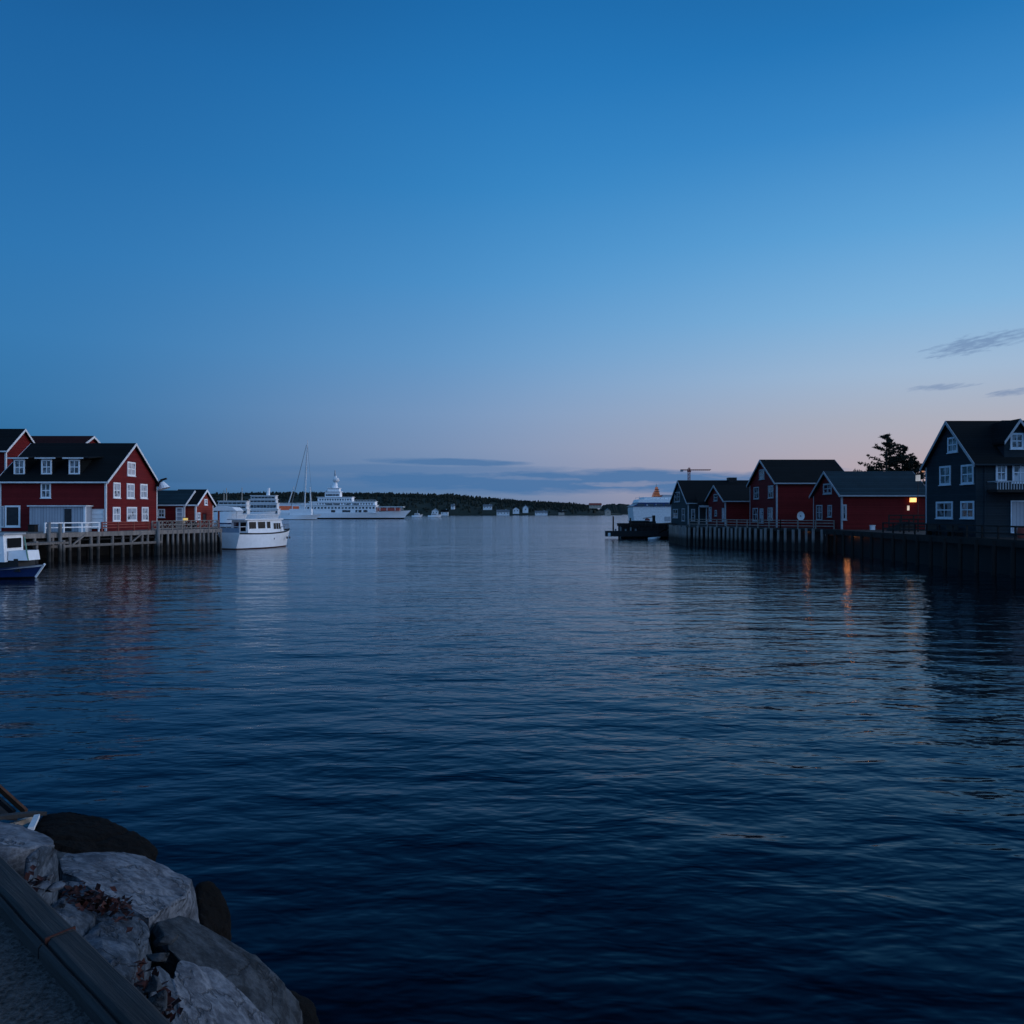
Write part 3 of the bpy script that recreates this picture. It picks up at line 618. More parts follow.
for i, (r0, y0) in enumerate(((.02,-.2),(.2,-.21),(.38,-.25),(.5,-.3))):
    mb.v += [(r0*math.cos(2*math.pi*k/nn), y0, r0*1.22*math.sin(2*math.pi*k/nn)) for k in range(nn)]
for i in range(3):
    for k in range(nn): mb.f.append((i*nn+k, i*nn+(k+1)%nn, (i+1)*nn+(k+1)%nn, (i+1)*nn+k)); mb.mi.append(0)
mb.build('dish', M['white'], ds, smooth=True)
# C: low long red house
Cx = X(841.5,94.8); C = House('house', 'long low red house with blue-grey roof and lit lamp on its side', Cx, 94.8, Cx*F/(813.5-512)-94.8, 10.2, Z(494.5,94.8), Z(473,99.2), M['red2'], M['roofgreen'], M['gtrim'], ov=.4)
C.t['label'] = 'long low red house with blue-grey roof and a glowing lamp on its side wall'
C.gwin(823.5,832,483.5,494, M['glass'], nx=2, t=.18); C.gwin(816.5,822.5,505,520, M['glass'], nx=2); C.gwin(828,832,505,517, M['glass'], nx=2)
C.swin(841.9,846.5,504.5,520, M['glass'], M['gtrim'], nx=1, t=.18, name='door')
# wall lamp and the small light below it
wl = thing('wall_lamp', 'warm glowing lamp under the eave of the long low red house', 'lamp', (X(912.5,94.6),94.6,Z(500,94.6)))
MB().box(-.34,.34,-.25,.0,-.25,.25).build('glass', M['warm'], wl); MB().box(-.4,.4,-.32,.1,.25,.34).build('hood', M['black'], wl); MB().box(-.1,.1,0,.25,-.1,.1).build('bracket', M['black'], wl)
sl_ = thing('wall_lamp', 'small pale light below the glowing lamp on the low red house', 'lamp', (X(908,94.6),94.6,Z(508,94.6)))
MB().box(-.1,.1,-.14,.0,-.28,.28).build('glass', m_emit('pale_lamp',(1,.85,.7),.9), sl_); MB().box(-.13,.13,-.16,.2,.28,.34).build('hood', M['black'], sl_)
sgn = thing('street_lamp', 'white-shaded street lamp at the right roof end of the long low red house', 'lamp', (X(918,91),91,DK))
MB().tube((0,0,0),(0,0,Z(481,91)-DK),.04,.03).build('post', M['black'], sgn); MB().box(-.18,.18,-.18,.18,Z(481,91)-DK,Z(475,91)-DK).build('lamp_shade', M['cool'], sgn); MB().box(-.26,.26,-.26,.26,Z(475,91)-DK,Z(474.4,91)-DK).build('cap', M['black'], sgn)
rl_ = thing('chimney_light', 'tiny orange-lit roof light just above the white-shaded street lamp', 'lamp', (X(923,96),96,Z(472,96)))
MB().tube((0,0,-1.6),(0,0,0),.05).build('post', M['black'], rl_); MB().sphere((0,0,.12),.16,8).build('globe', m_emit('orange_globe',(1,.45,.25),.6), rl_)
# D: slate-blue house
Dx = X(976,65.6); DW = Dx*F/(926-512)-65.6
Dh = House('house', 'slate-blue clapboard house with white windows and gabled dormer at the right frame edge', Dx, 65.6, DW, 15, Z(462,65.6), Z(423.3,65.6+DW/2), M['slate'], M['roof'], M['gtrim'], ov=.35, eave_m=M['slate'])
D_w = m_noise('cool_white_trim',(.42,.47,.52),(.6,.65,.7),2,.6)
for a in ((948,958,437,452.5),(940,951,466,485),(961.5,974,464.5,484),(936.5,953,501.5,518.5),(961,974.5,501,518.5)): Dh.gwin(*a, M['glass'], D_w, nx=2, ny=2, t=.16)
Dh.swin(995.5,1006.5,463.5,481.5, M['glass'], D_w, t=.16); Dh.swin(1012,1034,462,483, M['glassb'], D_w, nx=3, t=.16)
dd_ = .25; DD = 65.6+dd_
xa, xb = X(1010,DD)-Dx, X(1024.5,DD)-Dx; zt = Z(421.5,DD)-DK; zb = Z(450,DD)-DK; xm = (X(1001.5,DD)+X(1033,DD))/2-Dx; hw_ = (X(1033,DD)-X(1001.5,DD))/2
zlow = Z(443,DD)-DK
dm = MB().extrude([(xm-hw_*.82,dd_,Z(464,DD)-DK),(xm+hw_*.82,dd_,Z(464,DD)-DK),(xm+hw_*.82,dd_,zlow+.3),(xm,dd_,zt-.15),(xm-hw_*.82,dd_,zlow+.3)], (0,3.6,0)).build('dormer', M['slate'], Dh.t)
MB().extrude([(xm-hw_,dd_-.4,zlow-.1),(xm,dd_-.4,zt),(xm+hw_,dd_-.4,zlow-.1),(xm+hw_,dd_-.4,zlow+.1),(xm,dd_-.4,zt+.2),(xm-hw_,dd_-.4,zlow+.1)], (0,4.0,0)).build('dormer_roof', M['roof'], dm)
MB().extrude([(xm-hw_,dd_-.46,zlow-.16),(xm,dd_-.46,zt-.1),(xm+hw_,dd_-.46,zlow-.16),(xm+hw_,dd_-.46,zlow+.1),(xm,dd_-.46,zt+.2),(xm-hw_,dd_-.46,zlow+.1)], (0,.05,0)).build('rake_board', M['gtrim'], dm)
window(Dh.t, (xa,dd_,Z(449,DD)-DK), (1,0,0), (0,-1,0), xb-xa-.1, Z(433,DD)-Z(449,DD), D_w, M['glass'], .16, 2, 2)
# balcony
bx0, bx1 = X(996,64.4)-Dx, X(1050,64.4)-Dx; bz = Z(489.5,64.4)-DK
bl = MB().box(bx0,bx1,-1.4,-.01,bz-.22,bz).build('balcony', M['woodd'], Dh.t)
mb = MB(); mb.box(bx0,bx1,-1.4,-1.32,bz+.62,bz+.7); mb.box(bx0,bx0+.08,-1.3,-.02,bz+.62,bz+.7)
for k in range(18): mb.box(bx0+k*.22,bx0+k*.22+.07,-1.39,-1.33,bz,bz+.62)
mb.build('railing', M['gtrim'], bl)
f = Dh.swin(1010.5,1040,500.5,533, M['offw'], D_w, nx=1, ny=1, t=.1, name='garage_door')
MB().box(X(984,65.6)-Dx, X(984,65.6)-Dx+.16, -.06, 0, .02, Z(463,65.6)-DK).build('drainpipe', M['slate'], Dh.t)
cxa = X(1001,70)-Dx; MB().box(cxa,cxa+6,4.2,5.2,Z(424,70)-DK,Z(420.6,70)-DK).build('ridge_cap', M['black'], Dh.t)
rb = thing('barrel', 'red barrel standing in front of the pale garage door at right', 'barrel', (X(1022,62),62,DK))
MB().tube((0,0,.05),(0,0,.5),.3,.34,14).tube((0,0,.5),(0,0,.95),.34,.3,14).build('body', M['rust'], rb); MB().tube((0,0,.95),(0,0,1.0),.27,.27,14).build('lid', M['black'], rb)
# benches, stairs and fence between low red house and slate house
def bench(loc, rz, label):
    t = thing('bench', label, 'bench', loc, rz, 'benches on the dark wharf')
    MB().box(-.9,.9,-.22,.22,.42,.48).build('seat', M['wood'], t); MB().box(-.9,.9,.2,.25,.55,.95).build('backrest', M['wood'], t)
    for x in (-.75,.75): MB().box(x-.04,x+.04,-.2,.24,0,.42).build('leg', M['woodd'], t); 
    return t
b0 = bench((X(945,63),68.5,DK), R(90), 'nearer bench against the slate-blue house gable'); b0.location = (37.75,68.2,DK)
b1 = dup(b0, (37.75,71.6,DK), None, 'farther bench against the slate-blue house gable')
fc = thing('fence', 'dark board fence and stair rail on the wharf before the low red house', 'fence', (0,0,0))
rail_line(fc, (X(889,90),90,DK), (X(926,90),90,DK), 1.4, 1.7, M['woodd'], (.25,.5,.75,1.0), .1)
rail_line(fc, (X(900,84),84,DK), (X(918,84),84,DK), 1.2, 1.3, M['woodd'], (.4,.7,1.0), .1)
st_ = MB()
for k in range(6): st_.box(X(893,88)+k*.3, X(893,88)+k*.3+.32, 87, 89.5, DK, DK+.17*(k+1))
tag(st_.build('stairs', M['deckd']), 'short dark stair beside the low red house', 'stairs')
wc = tag(MB().box(-.22,.22,-.2,.2,0,.5).box(-.26,.26,-.24,.24,.5,.56).build('crate', M['white']), 'white crate on the wharf against the low red house', 'crate'); wc.location = (X(872.5,92.5),92.5,DK)
# hooded lamps hung under the wharf edge, shining on the water
def hood(loc, rz, label, h):
    t = thing('wharf_lamp', label, 'lamp', loc, rz)
    MB().box(-.3,.3,-.06,.06,0,h).build('bulb', M['warmdeck'], t); MB().box(-.36,.36,-.12,.12,h,h+.05).build('housing', M['black'], t)
hood((36.33,98.55,2.39), R(-35), 'warm lamp tucked under the deck between the pale piles', .085); hood((37.55,89.6,2.19), R(-35), 'warm lamp tucked under the dark wharf beam near the corner', .15)
# dark landing stage at the far end
ls = thing('landing_stage', 'low dark landing stage reaching out from the right wharf', 'pier', (0,0,0))
MB().box(X(619,150),34,147.3,149.8,-.5,DK-.52).build('dark_backing', M['black'], ls); MB().box(X(617,150),34,147,150,DK-.5,DK).build('deck', M['woodd'], ls); MB().box(X(605,147),31,145.6,147.2,.35,1.35).build('float', M['black'], ls)  # black box fills the gap under the deck
for k in range(8): x = X(618,148)+k*1.2; MB().tube((x,146.8,-1),(x,146.8,DK+.0),.14,.14,7).build('pile', M['woodd'], ls)
for px, h in ((612,1.3),(629,1.0)): MB().tube((X(px,148),146.2,.6),(X(px,148),146.2,DK+h),.15,.13,8).build('mooring_pile', M['woodd'], ls)
mb = MB()
for k in range(5): mb.box(X(615+k*5,146),X(616.5+k*5,146),146.0,146.4,1.35,1.35+.35+.3*(k%2))
mb.build('clutter', M['steel'], ls); MB().box(X(607,147),X(609.5,147),145.5,145.6,.4,1.0).build('fender', M['trim'], ls)
wn = thing('winch', 'dark deck winch with upright post on the landing stage', 'winch', (X(650,149),149,DK))
MB().box(-1.4,1.0,-.6,.6,0,.35).build('base', M['black'], wn); MB().tube((-.5,-.6,.55),(-.5,.6,.55),.38,.38,12).build('drum', M['rust'], wn); MB().box(.45,.95,-.25,.25,.35,1.45).build('post', M['black'], wn); MB().bar((.7,0,1.2),(-1.3,0,.9),.12).build('jib', M['black'], wn)
kx = thing('kiosk', 'low dark shelter on the landing stage left of the winch', 'shelter', (X(630,148),148.2,DK))
MB().box(0,3.4,0,1.4,0,.42).build('wall', M['woodd'], kx); MB().box(-.2,3.6,-.2,1.6,.42,.52).build('roof', M['gtrim'], kx)
dg = thing('dinghy', 'small white dinghy beside the landing stage', 'dinghy', (X(649,142),142.3,0), R(8))
ho, rows = hull('hull', 2.2, 1.1, lambda t: .25+.12*t, [M['white'], M['white']], dg, rake=.3, keel=-.15, boot=.06); deckmesh(rows, .12, M['trim'], dg)
gg = tag(MB().bar((X(657,142.5),142.5,.9),(X(671,139),139.6,2.3),.5,.06).build('gangway', M['woodd']), 'narrow dark gangway from the landing stage to the wharf', 'gangway')
# ferry behind the landing stage
FD = 270.0; fk = FD/F; fx = lambda p: (p-632)*fk; fz = lambda p: 4.8-(p-512)*fk
fy = thing('ferry', 'big white ferry with orange-lit funnel behind the right landing stage', 'ferry', ((632-512)*fk,FD,0))
MB().extrude([(0,-6,-1),(40,-6,-1),(40,-6,fz(506.5)),(-.3,-6,fz(506.5)),(-.6,-6,fz(509))], (0,12,0)).build('hull', M['trim'], fy)
MB().extrude([(-.9,-6.3,fz(506.5)),(40,-6.3,fz(506.5)),(40,-6.3,fz(502.7)),(1.2,-6.3,fz(502.7)),(.6,-6.3,fz(504.5))], (0,12.6,0)).build('bridge_deck', M['navy'], fy)
MB().extrude([(1.0,-6.1,fz(502.7)),(40,-6.1,fz(502.7)),(40,-6.1,fz(499.5)),(1.6,-6.1,fz(499.5))], (0,12.2,0)).build('upper_deck', M['white'], fy)
MB().box(3.2,40,-5,5,fz(499.5),fz(497.3)).build('top_deck', M['white'], fy)
mb = MB()
for k in range(5): mb.box(.8+k*3,3.2+k*3,-6.36,-6.2,fz(505.8),fz(504.2))
mb.build('window_band', M['glassd'], fy)
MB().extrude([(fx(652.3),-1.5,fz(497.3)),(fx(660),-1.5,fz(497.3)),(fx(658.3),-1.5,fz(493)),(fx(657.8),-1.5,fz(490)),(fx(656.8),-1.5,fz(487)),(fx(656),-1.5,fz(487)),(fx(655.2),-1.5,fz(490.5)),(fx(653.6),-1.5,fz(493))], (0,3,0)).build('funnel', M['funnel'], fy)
MB().box(fx(661),fx(672),-3,3,fz(497.3),fz(495)).build('lifeboat_deck', M['gtrim'], fy)
mb = MB(); mb.tube((fx(637),-5,fz(499.5)),(fx(637),-5,fz(497)),.12); mb.box(fx(635),fx(650),-6,-5.9,fz(498.2),fz(497.9)); mb.build('railing', M['trim'], fy)
MB().tube((fx(656.3),0,fz(487)),(fx(656.3),0,fz(484)),.12,.08,6).build('mast', M['steel'], fy)
MB().box(fx(661),fx(667),-6.06,-5.9,fz(521),fz(516.5)).build('hatch', M['gtrim'], fy)
mb = MB()
for k in range(4): mb.box(fx(652.6+k*.5),fx(659.6-k*.4),-1.56,-1.45,fz(496.6-k*2.2),fz(496-k*2.2))
mb.build('grille', M['black'], fy)
mb = MB()
for k in range(9): mb.tube((fx(633+k*4),-5.9,fz(499.4)),(fx(633+k*4),-5.9,fz(498)),.06,n=5)
mb.box(fx(633),fx(669),-5.95,-5.85,fz(498.1),fz(497.9)); mb.build('deck_rail', M['gtrim'], fy)
# tower crane far behind
CD = 420.0; ck = CD/F; cx_ = lambda p: (p-689)*ck; cz = lambda p: 4.8-(p-512)*ck
cr_ = thing('tower_crane', 'distant tower crane rising over the grey-green house', 'crane', ((689-512)*ck,CD,0))
mb = MB()
for sx in (-.5,.5):
    for sy in (-.5,.5): mb.bar((sx,sy,0),(sx,sy,cz(468.5)),.22)
for k in range(14): z0 = k*2; mb.bar((-.5,-.5,z0),(.5,-.5,z0+2),.14); mb.bar((.5,-.5,z0+2),(-.5,-.5,z0+2),.14)
mb.build('tower', M['rust'], cr_)
mb = MB(); mb.bar((cx_(680.5),0,cz(469.6)),(cx_(711),0,cz(469.6)),.3); mb.bar((cx_(681),0,cz(470.4)),(cx_(710),0,cz(470.4)),.2)
for k in range(15): mb.bar((cx_(681+k*2),0,cz(470.4)),(cx_(682+k*2),0,cz(469.6)),.12)
mb.build('jib', M['rust'], cr_)
MB().tube((0,0,cz(469)),(0,0,cz(467.4)),.4,.1,6).build('tower_head', M['rust'], cr_); MB().box(cx_(680.5),cx_(683),-.5,.5,cz(471.6),cz(469.8)).build('counterweight', M['steel'], cr_); MB().box(-.9,.9,-.9,.3,cz(472),cz(470.3)).build('cab', M['rust'], cr_)

# ---- spruces behind the low red house
TREE_D = 1.05
needle = m_noise('spruce_needles',(.006,.012,.009),(.026,.036,.024),1.5,.9); bark = m_noise('spruce_bark',(.03,.022,.018),(.07,.05,.04),4,.9,.02)
def spruce(loc, h, w, seed, label, group=None, lean=0, low=.3, dens=1.0):
    r_ = random.Random(seed); t = thing('spruce_tree', label, 'tree', loc, 0, group)
    tr = MB(); tr.tube((0,0,-.3),(lean*.5,0,h*.55),.28,.16,8); tr.tube((lean*.5,0,h*.55),(lean,0,h*.99),.16,.03,7)
    lf = MB(); z = h*low
    while z < h*.985:
        u = (z-h*low)/(h*(1-low)); rad = w*(1-u)**.8*r_.uniform(.5,1.12)+.12
        for k in range(r_.choice((3,4,5))):
            a = r_.random()*6.283; ln_ = rad*r_.uniform(.5,1.1); rise = r_.uniform(-.18,.3)+.22*u
            p0 = Vector((lean*z/h,0,z)); d_ = Vector((math.cos(a),math.sin(a),rise)); p1 = p0+d_*ln_; p1.z += .12*ln_
            tr.tube(p0, p1, .05*(1-u)+.02, .01, 4)
            nb = int(7+ln_*12*dens*TREE_D)
            for q in range(nb):
                s = .22+.8*(q+r_.random())/nb; c = p0.lerp(p1, min(1.02,s))+Vector((r_.gauss(0,.10),r_.gauss(0,.10),r_.gauss(-.06,.09)))*(.55+.6*ln_*(1.1-s))
                for e in range(3):
                    v = Vector((r_.gauss(0,1),r_.gauss(0,1),r_.gauss(.1,.6))).normalized()*r_.uniform(.16,.36)+d_*.06; sd = v.cross(Vector((r_.gauss(0,1),r_.gauss(0,1),r_.gauss(0,1))))*1.0; sd = sd.normalized()*.085
                    lf.poly([c-v*.5-sd, c-v*.5+sd, c+v])
        z += h*r_.uniform(.018,.045)
    tr.build('trunk', bark, t); lf.build('crown', needle, t, recalc=False); return t
TD = 112.0
spruce((X(886.5,TD),TD,DK), Z(433,TD)-DK, 5.3, 11, 'tallest spruce with spire top behind the low red house')
spruce((X(905,TD),TD+1.5,DK), Z(444,TD)-DK, 4.9, 5, 'shorter spruce with crooked top right of the tallest spruce', lean=.5)
spruce((X(920,TD),TD+2,DK), Z(454,TD)-DK, 5.0, 9, 'lowest bushy spruce beside the slate-blue house roof', dens=1.4)
spruce((X(873,TD),TD+1,DK), Z(465,TD)-DK, 2.6, 15, 'low spruce left of the tallest spruce', dens=1.2)

# ================================================================== FOREGROUND: quay edge, path, riprap
U = Vector((.734,-.679,0)); NN = Vector((.679,.734,0)); O = Vector((-2.24,3.5,0))
def E(u, n_, z): p = O+U*u+NN*n_; return (p.x,p.y,z)
BT = 3.3
gravel = m_noise('gravel_asphalt',(.003,.003,.003),(.085,.083,.082),60,.95,.02, detail=3)
pth = struct(MB().extrude([E(-40,-.12,-1),E(14,-.12,-1),E(14,-6,-1),E(-40,-6,-1)], (0,0,BT-.06+1)).build('path', gravel))
emb = MB()
for a, b in ((( -.14,3.1),(.25,2.75)),((.25,2.75),(.75,1.9)),((.75,1.9),(1.6,.6)),((1.6,.6),(2.2,-1))): emb.poly([E(-40,*a),E(14,*a),E(14,*b),E(-40,*b)])
struct(emb.build('embankment', M['weed']))
beam_m = m_noise('weathered_kerb_beam',(.03,.03,.03),(.085,.08,.078),2.2,.85,.012,(1,1,1))
def beam(u0, u1, label):
    t = thing('kerb_beam', label, 'timber beam', E(u0,-.145,0), math.atan2(U.y,U.x), 'timber kerb along the path')
    ln_ = u1-u0; mb = MB()
    for (y0, y1, zt_) in ((.022,.047,BT-.01),(.05,.15,BT)):
        n_ = 40; 
        pr = [(y0,BT-.24),(y1,BT-.24),(y1,zt_-.012),(y1-.012,zt_),(y0+.012,zt_),(y0,zt_-.012)]
        o = len(mb.v)
        for i in range(n_+1):
            x = ln_*i/n_
            for j, (y, z) in enumerate(pr): mb.v.append((x, y+.003*noise.noise(Vector((x*4,y*9,3+u0))), z+(.005*noise.noise(Vector((x*3,y*30,u0)))if j > 1 else 0)))
        for i in range(n_):
            for j in range(6): mb.f.append((o+i*6+j, o+i*6+(j+1)%6, o+(i+1)*6+(j+1)%6, o+(i+1)*6+j)); mb.mi.append(0)
        mb.f.append(tuple(o+j for j in range(6))); mb.mi.append(0); mb.f.append(tuple(o+n_*6+j for j in range(5,-1,-1))); mb.mi.append(0)
    mb.build('timber', wood_near, t)
    return t
# weathered wood with grain along local x
m, n, b = newmat('grained_kerb_timber'); wood_near = m
tc = n('ShaderNodeTexCoord'); mp = n('ShaderNodeMapping'); mp.inputs['Scale'].default_value = (1.2,30,30); n.l(tc.outputs['Object'], mp.inputs[0])
n1 = n('ShaderNodeTexNoise', i_Scale=2.0, i_Detail=6, i_Roughness=.6, i_Distortion=.4); n.l(mp.outputs[0], n1.inputs['Vector'])
n2 = n('ShaderNodeTexNoise', i_Scale=3.0, i_Detail=5); n.l(tc.outputs['Object'], n2.inputs['Vector'])
f_ = n.math('ADD', n.math('MULTIPLY', n1.outputs[0], .7), n.math('MULTIPLY', n2.outputs[0], .5))
n.l(n.ramp(f_, [(.35,(.002,.0023,.0026,1)),(.6,(.0105,.0115,.0125,1)),(.85,(.03,.031,.032,1))]), b.inputs['Base Color']); b.inputs['Roughness'].default_value = .85
bp = n('ShaderNodeBump', i_Strength=.7, i_Distance=.012); n.l(n1.outputs[0], bp.inputs['Height']); n.l(bp.outputs[0], b.inputs['Normal'])
jt = Vector(Q(60,935,BT)); uj = (jt-O).dot(U)
beam(uj-2.6, uj-.004, 'farther weathered kerb timber running off the left frame edge'); beam(uj+.004, uj+2.8, 'nearer weathered kerb timber at the bottom left corner')
rj = tag(MB().box(-.004,.004,.05,.153,BT-.02,BT+.001).build('iron_strap', m_noise('rust_red',(.03,.008,.005),(.07,.018,.01),30,.8)), 'rust-red strap across the joint of the kerb timbers', 'strap'); rj.location = E(uj,-.15,.003); rj.rotation_euler = (0,0,math.atan2(U.y,U.x)+.12)

def m_rock(name, lo, hi, tint=(.30,.34,.38)):
    m, n, b = newmat(name)
    tc = n('ShaderNodeTexCoord'); mp = n('ShaderNodeMapping'); mp.inputs['Scale'].default_value = (1,1.6,4.5); mp.inputs['Rotation'].default_value = (.5,.35,.6); n.l(tc.outputs['Object'], mp.inputs[0])
    n1 = n('ShaderNodeTexNoise', i_Scale=2.6, i_Detail=10, i_Roughness=.7, i_Distortion=.15); n.l(mp.outputs[0], n1.inputs['Vector'])
    n2 = n('ShaderNodeTexNoise', i_Scale=22, i_Detail=6, i_Roughness=.7); n.l(tc.outputs['Object'], n2.inputs['Vector'])
    n3 = n('ShaderNodeTexNoise', i_Scale=1.7, i_Detail=4); n.l(tc.outputs['Object'], n3.inputs['Vector'])
    f = n.math('ADD', n.math('MULTIPLY', n1.outputs[0], .6), n.math('MULTIPLY', n2.outputs[0], .4))
    c = n.ramp(f, [(.32,c4(tuple(x*.35 for x in lo))),(.46,c4(lo)),(.6,c4(hi)),(.75,c4(tuple(min(.6,x*1.35) for x in hi)))])
    st = n.math('MULTIPLY', n.math('SUBTRACT', n3.outputs[0], .5), 5, clamp=True); c = n.mix(n.math('MULTIPLY', st, .55), c, c4(tint), 'MULTIPLY')
    mp4 = n('ShaderNodeMapping'); mp4.inputs['Scale'].default_value = (.9,1.3,3.2); mp4.inputs['Rotation'].default_value = (.7,.2,.8); n.l(tc.outputs['Object'], mp4.inputs[0])
    n4 = n('ShaderNodeTexNoise', i_Scale=1.1, i_Detail=7, i_Roughness=.55, i_Distortion=.1); n.l(mp4.outputs[0], n4.inputs['Vector'])
    ck = n.math('SUBTRACT', 1, n.math('DIVIDE', n.math('ABSOLUTE', n.math('SUBTRACT', n4.outputs[0], .46)), .012), clamp=True)
    c = n.mix(n.math('MULTIPLY', ck, .5), c, (.006,.006,.006,1))
    n.l(c, b.inputs['Base Color']); b.inputs['Roughness'].default_value = .85; b.inputs['Specular IOR Level'].default_value = .2
    h = n.math('ADD', n.math('MULTIPLY', n1.outputs[0], .7), n.math('SUBTRACT', n.math('MULTIPLY', n2.outputs[0], .3), n.math('MULTIPLY', ck, .35)))
    bp = n('ShaderNodeBump', i_Strength=.8, i_Distance=.028); n.l(h, bp.inputs['Height']); n.l(bp.outputs[0], b.inputs['Normal'])
    return m
rk1 = m_rock('pale_granite',(.06,.07,.086),(.165,.187,.215)); rk2 = m_rock('dark_slate_rock',(.017,.022,.027),(.054,.064,.074)); rk3 = m_rock('blue_grey_rock',(.028,.04,.055),(.095,.12,.15))
def rock(label, tops, mat, drop=.7, seed=0, amp=.013, name='rock', extra=(), sub=3, shrink=.8, bev=.007, cuts=14):
    pts = [Q(*p) for p in tops]; c = sum(pts, Vector())/len(pts)
    allp = pts+[c+(p-c)*shrink+Vector((0,0,-drop)) for p in pts]+[Q(*p) for p in extra]
    base = Vector((c.x,c.y,min(p.z for p in allp)))
    bm = bmesh.new()
    for p in allp: bm.verts.new(p-base)
    bmesh.ops.convex_hull(bm, input=bm.verts)
    bmesh.ops.delete(bm, geom=[v for v in bm.verts if not v.link_faces], context='VERTS')
    rc = random.Random(seed*13+5)
    for k in range(cuts):      # chip the corners into flat fracture faces
        d_ = Vector((rc.gauss(0,1),rc.gauss(0,1),rc.gauss(.25,.6))).normalized(); ext = max(v.co.dot(d_) for v in bm.verts); mid_ = sum((v.co.dot(d_) for v in bm.verts))/len(bm.verts)
        co_ = d_*(mid_+(ext-mid_)*rc.uniform(.86,.985))
        bmesh.ops.bisect_plane(bm, geom=bm.verts[:]+bm.edges[:]+bm.faces[:], plane_co=co_, plane_no=d_, clear_outer=True)
        bmesh.ops.delete(bm, geom=bm.edges[:]+bm.faces[:], context='EDGES_FACES') if False else None
        vs_ = [v.co.copy() for v in bm.verts]; bm.clear()
        for q in vs_: bm.verts.new(q)
        bmesh.ops.convex_hull(bm, input=bm.verts); bmesh.ops.delete(bm, geom=[v for v in bm.verts if not v.link_faces], context='VERTS'); bmesh.ops.remove_doubles(bm, verts=bm.verts, dist=.035)
    vs_ = [v.co.copy() for v in bm.verts]; bm.clear()
    for q in vs_: bm.verts.new(q)
    bmesh.ops.convex_hull(bm, input=bm.verts); bmesh.ops.delete(bm, geom=[v for v in bm.verts if not v.link_faces], context='VERTS')
    bmesh.ops.dissolve_limit(bm, angle_limit=R(6), verts=bm.verts, edges=bm.edges)
    bmesh.ops.bevel(bm, geom=list(bm.edges), offset=bev, segments=2, affect='EDGES', profile=.6)
    bmesh.ops.triangulate(bm, faces=bm.faces)
    for it in range(6):
        lim = .08 if it < 3 else .035
        es = [e for e in bm.edges if e.calc_length() > lim]
        if not es or len(bm.faces) > 60000: break
        bmesh.ops.subdivide_edges(bm, edges=es, cuts=1, use_grid_fill=False); bmesh.ops.triangulate(bm, faces=[f for f in bm.faces if len(f.verts) > 3])
    bm.normal_update(); so = Vector((seed*7.1,seed*3.3,seed*1.7)); new = {}
    for v in bm.verts:
        q = v.co; s = q+so
        d_ = amp*.9*noise.noise(s*1.7)+amp*.5*noise.noise(s*6)+amp*.35*noise.noise(s*16)+amp*.2*noise.noise(s*33)
        lay = Vector((s.x*.8,s.y*1.2,s.z*1.0)); fr = noise.noise(lay*1.3)
        crack = max(0, .06-abs(fr))/.06; d_ -= amp*.9*crack
        stp = noise.cell(Vector((s.x*2.2+s.z*2,s.y*1.6,s.z*2.5))); d_ += amp*.75*stp
        new[v] = q+v.normal*max(-.05, min(.05, d_))
    for v, p in new.items(): v.co = p
    me = bpy.data.meshes.new(name); bm.to_mesh(me); bm.free(); me.materials.append(mat)
    for p in me.polygons: p.use_smooth = True
    o = bpy.data.objects.new(name, me); col.objects.link(o); o.location = base
    return tag(o, label, 'rock', 'riprap rocks below the path')
rock('pale flat slab at the left frame edge above the kerb timber', [(-70,812,2.75),(0,820,2.7),(22,823,2.68),(45,835,2.66),(57,845,2.66),(30,849,2.72),(0,849,2.8),(-70,846,2.85)], rk1, .35, 1)
rock('small upright angular rock between kerb timber and pale slab', [(14,866,2.98),(22,855,2.98),(42,845,2.9),(57,846,2.82),(54,860,2.72),(44,886,2.68),(24,884,2.86)], rk3, .5, 2, extra=((57,872,2.5),))
rock('broad pale slab stretching to the water, largest in the pile', [(52,860,2.5),(75,848,2.38),(120,848,2.3),(155,857,2.22),(183,871,2.15),(203,884,2.1),(172,890,2.2),(170,905,2.3),(150,917,2.42),(105,898,2.55),(60,880,2.62)], rk1, .6, 3, extra=((207,921,1.78),(182,921,2.0)), shrink=.9)
rock('blue-grey block with pale broken end beside the leaf litter', [(80,938,2.74),(100,921,2.72),(138,914,2.62),(146,926,2.58),(148,944,2.56),(131,975,2.7),(108,970,2.84)], rk3, .4, 4, extra=((153,957,2.35),(150,970,2.4)), shrink=.95)
rock('long dark slab sloping to the water at the bottom', [(148,917,2.36),(185,913,2.22),(235,943,2.05),(285,976,1.9),(304,1000,1.75),(300,1030,1.75),(270,1045,1.95),(200,980,2.28),(165,945,2.4)], rk2, .7, 5, shrink=.9)
rock('pale wedge-shaped rock at the bottom frame edge', [(181,946,2.5),(205,958,2.46),(250,1000,2.3),(292,1040,2.1),(270,1090,2.2),(210,1075,2.55),(180,1020,2.62),(172,980,2.62)], rk1, .5, 6, shrink=.95)
rock('bluish stone squeezed between kerb timber and pale wedge rock', [(150,968,2.75),(165,962,2.66),(176,985,2.62),(180,1030,2.66),(165,1035,2.75),(150,1000,2.84)], rk3, .3, 7)
rock('blue-grey stone half hidden under the leaf litter', [(50,905,2.82),(70,893,2.72),(95,915,2.7),(85,935,2.78),(62,925,2.86)], rk3, .3, 8)
rock('grey boulder low in the gap under the broad pale slab', [(10,850,2.35),(60,846,2.2),(110,870,2.1),(60,890,2.2),(20,885,2.4)], rk2, .6, 10)
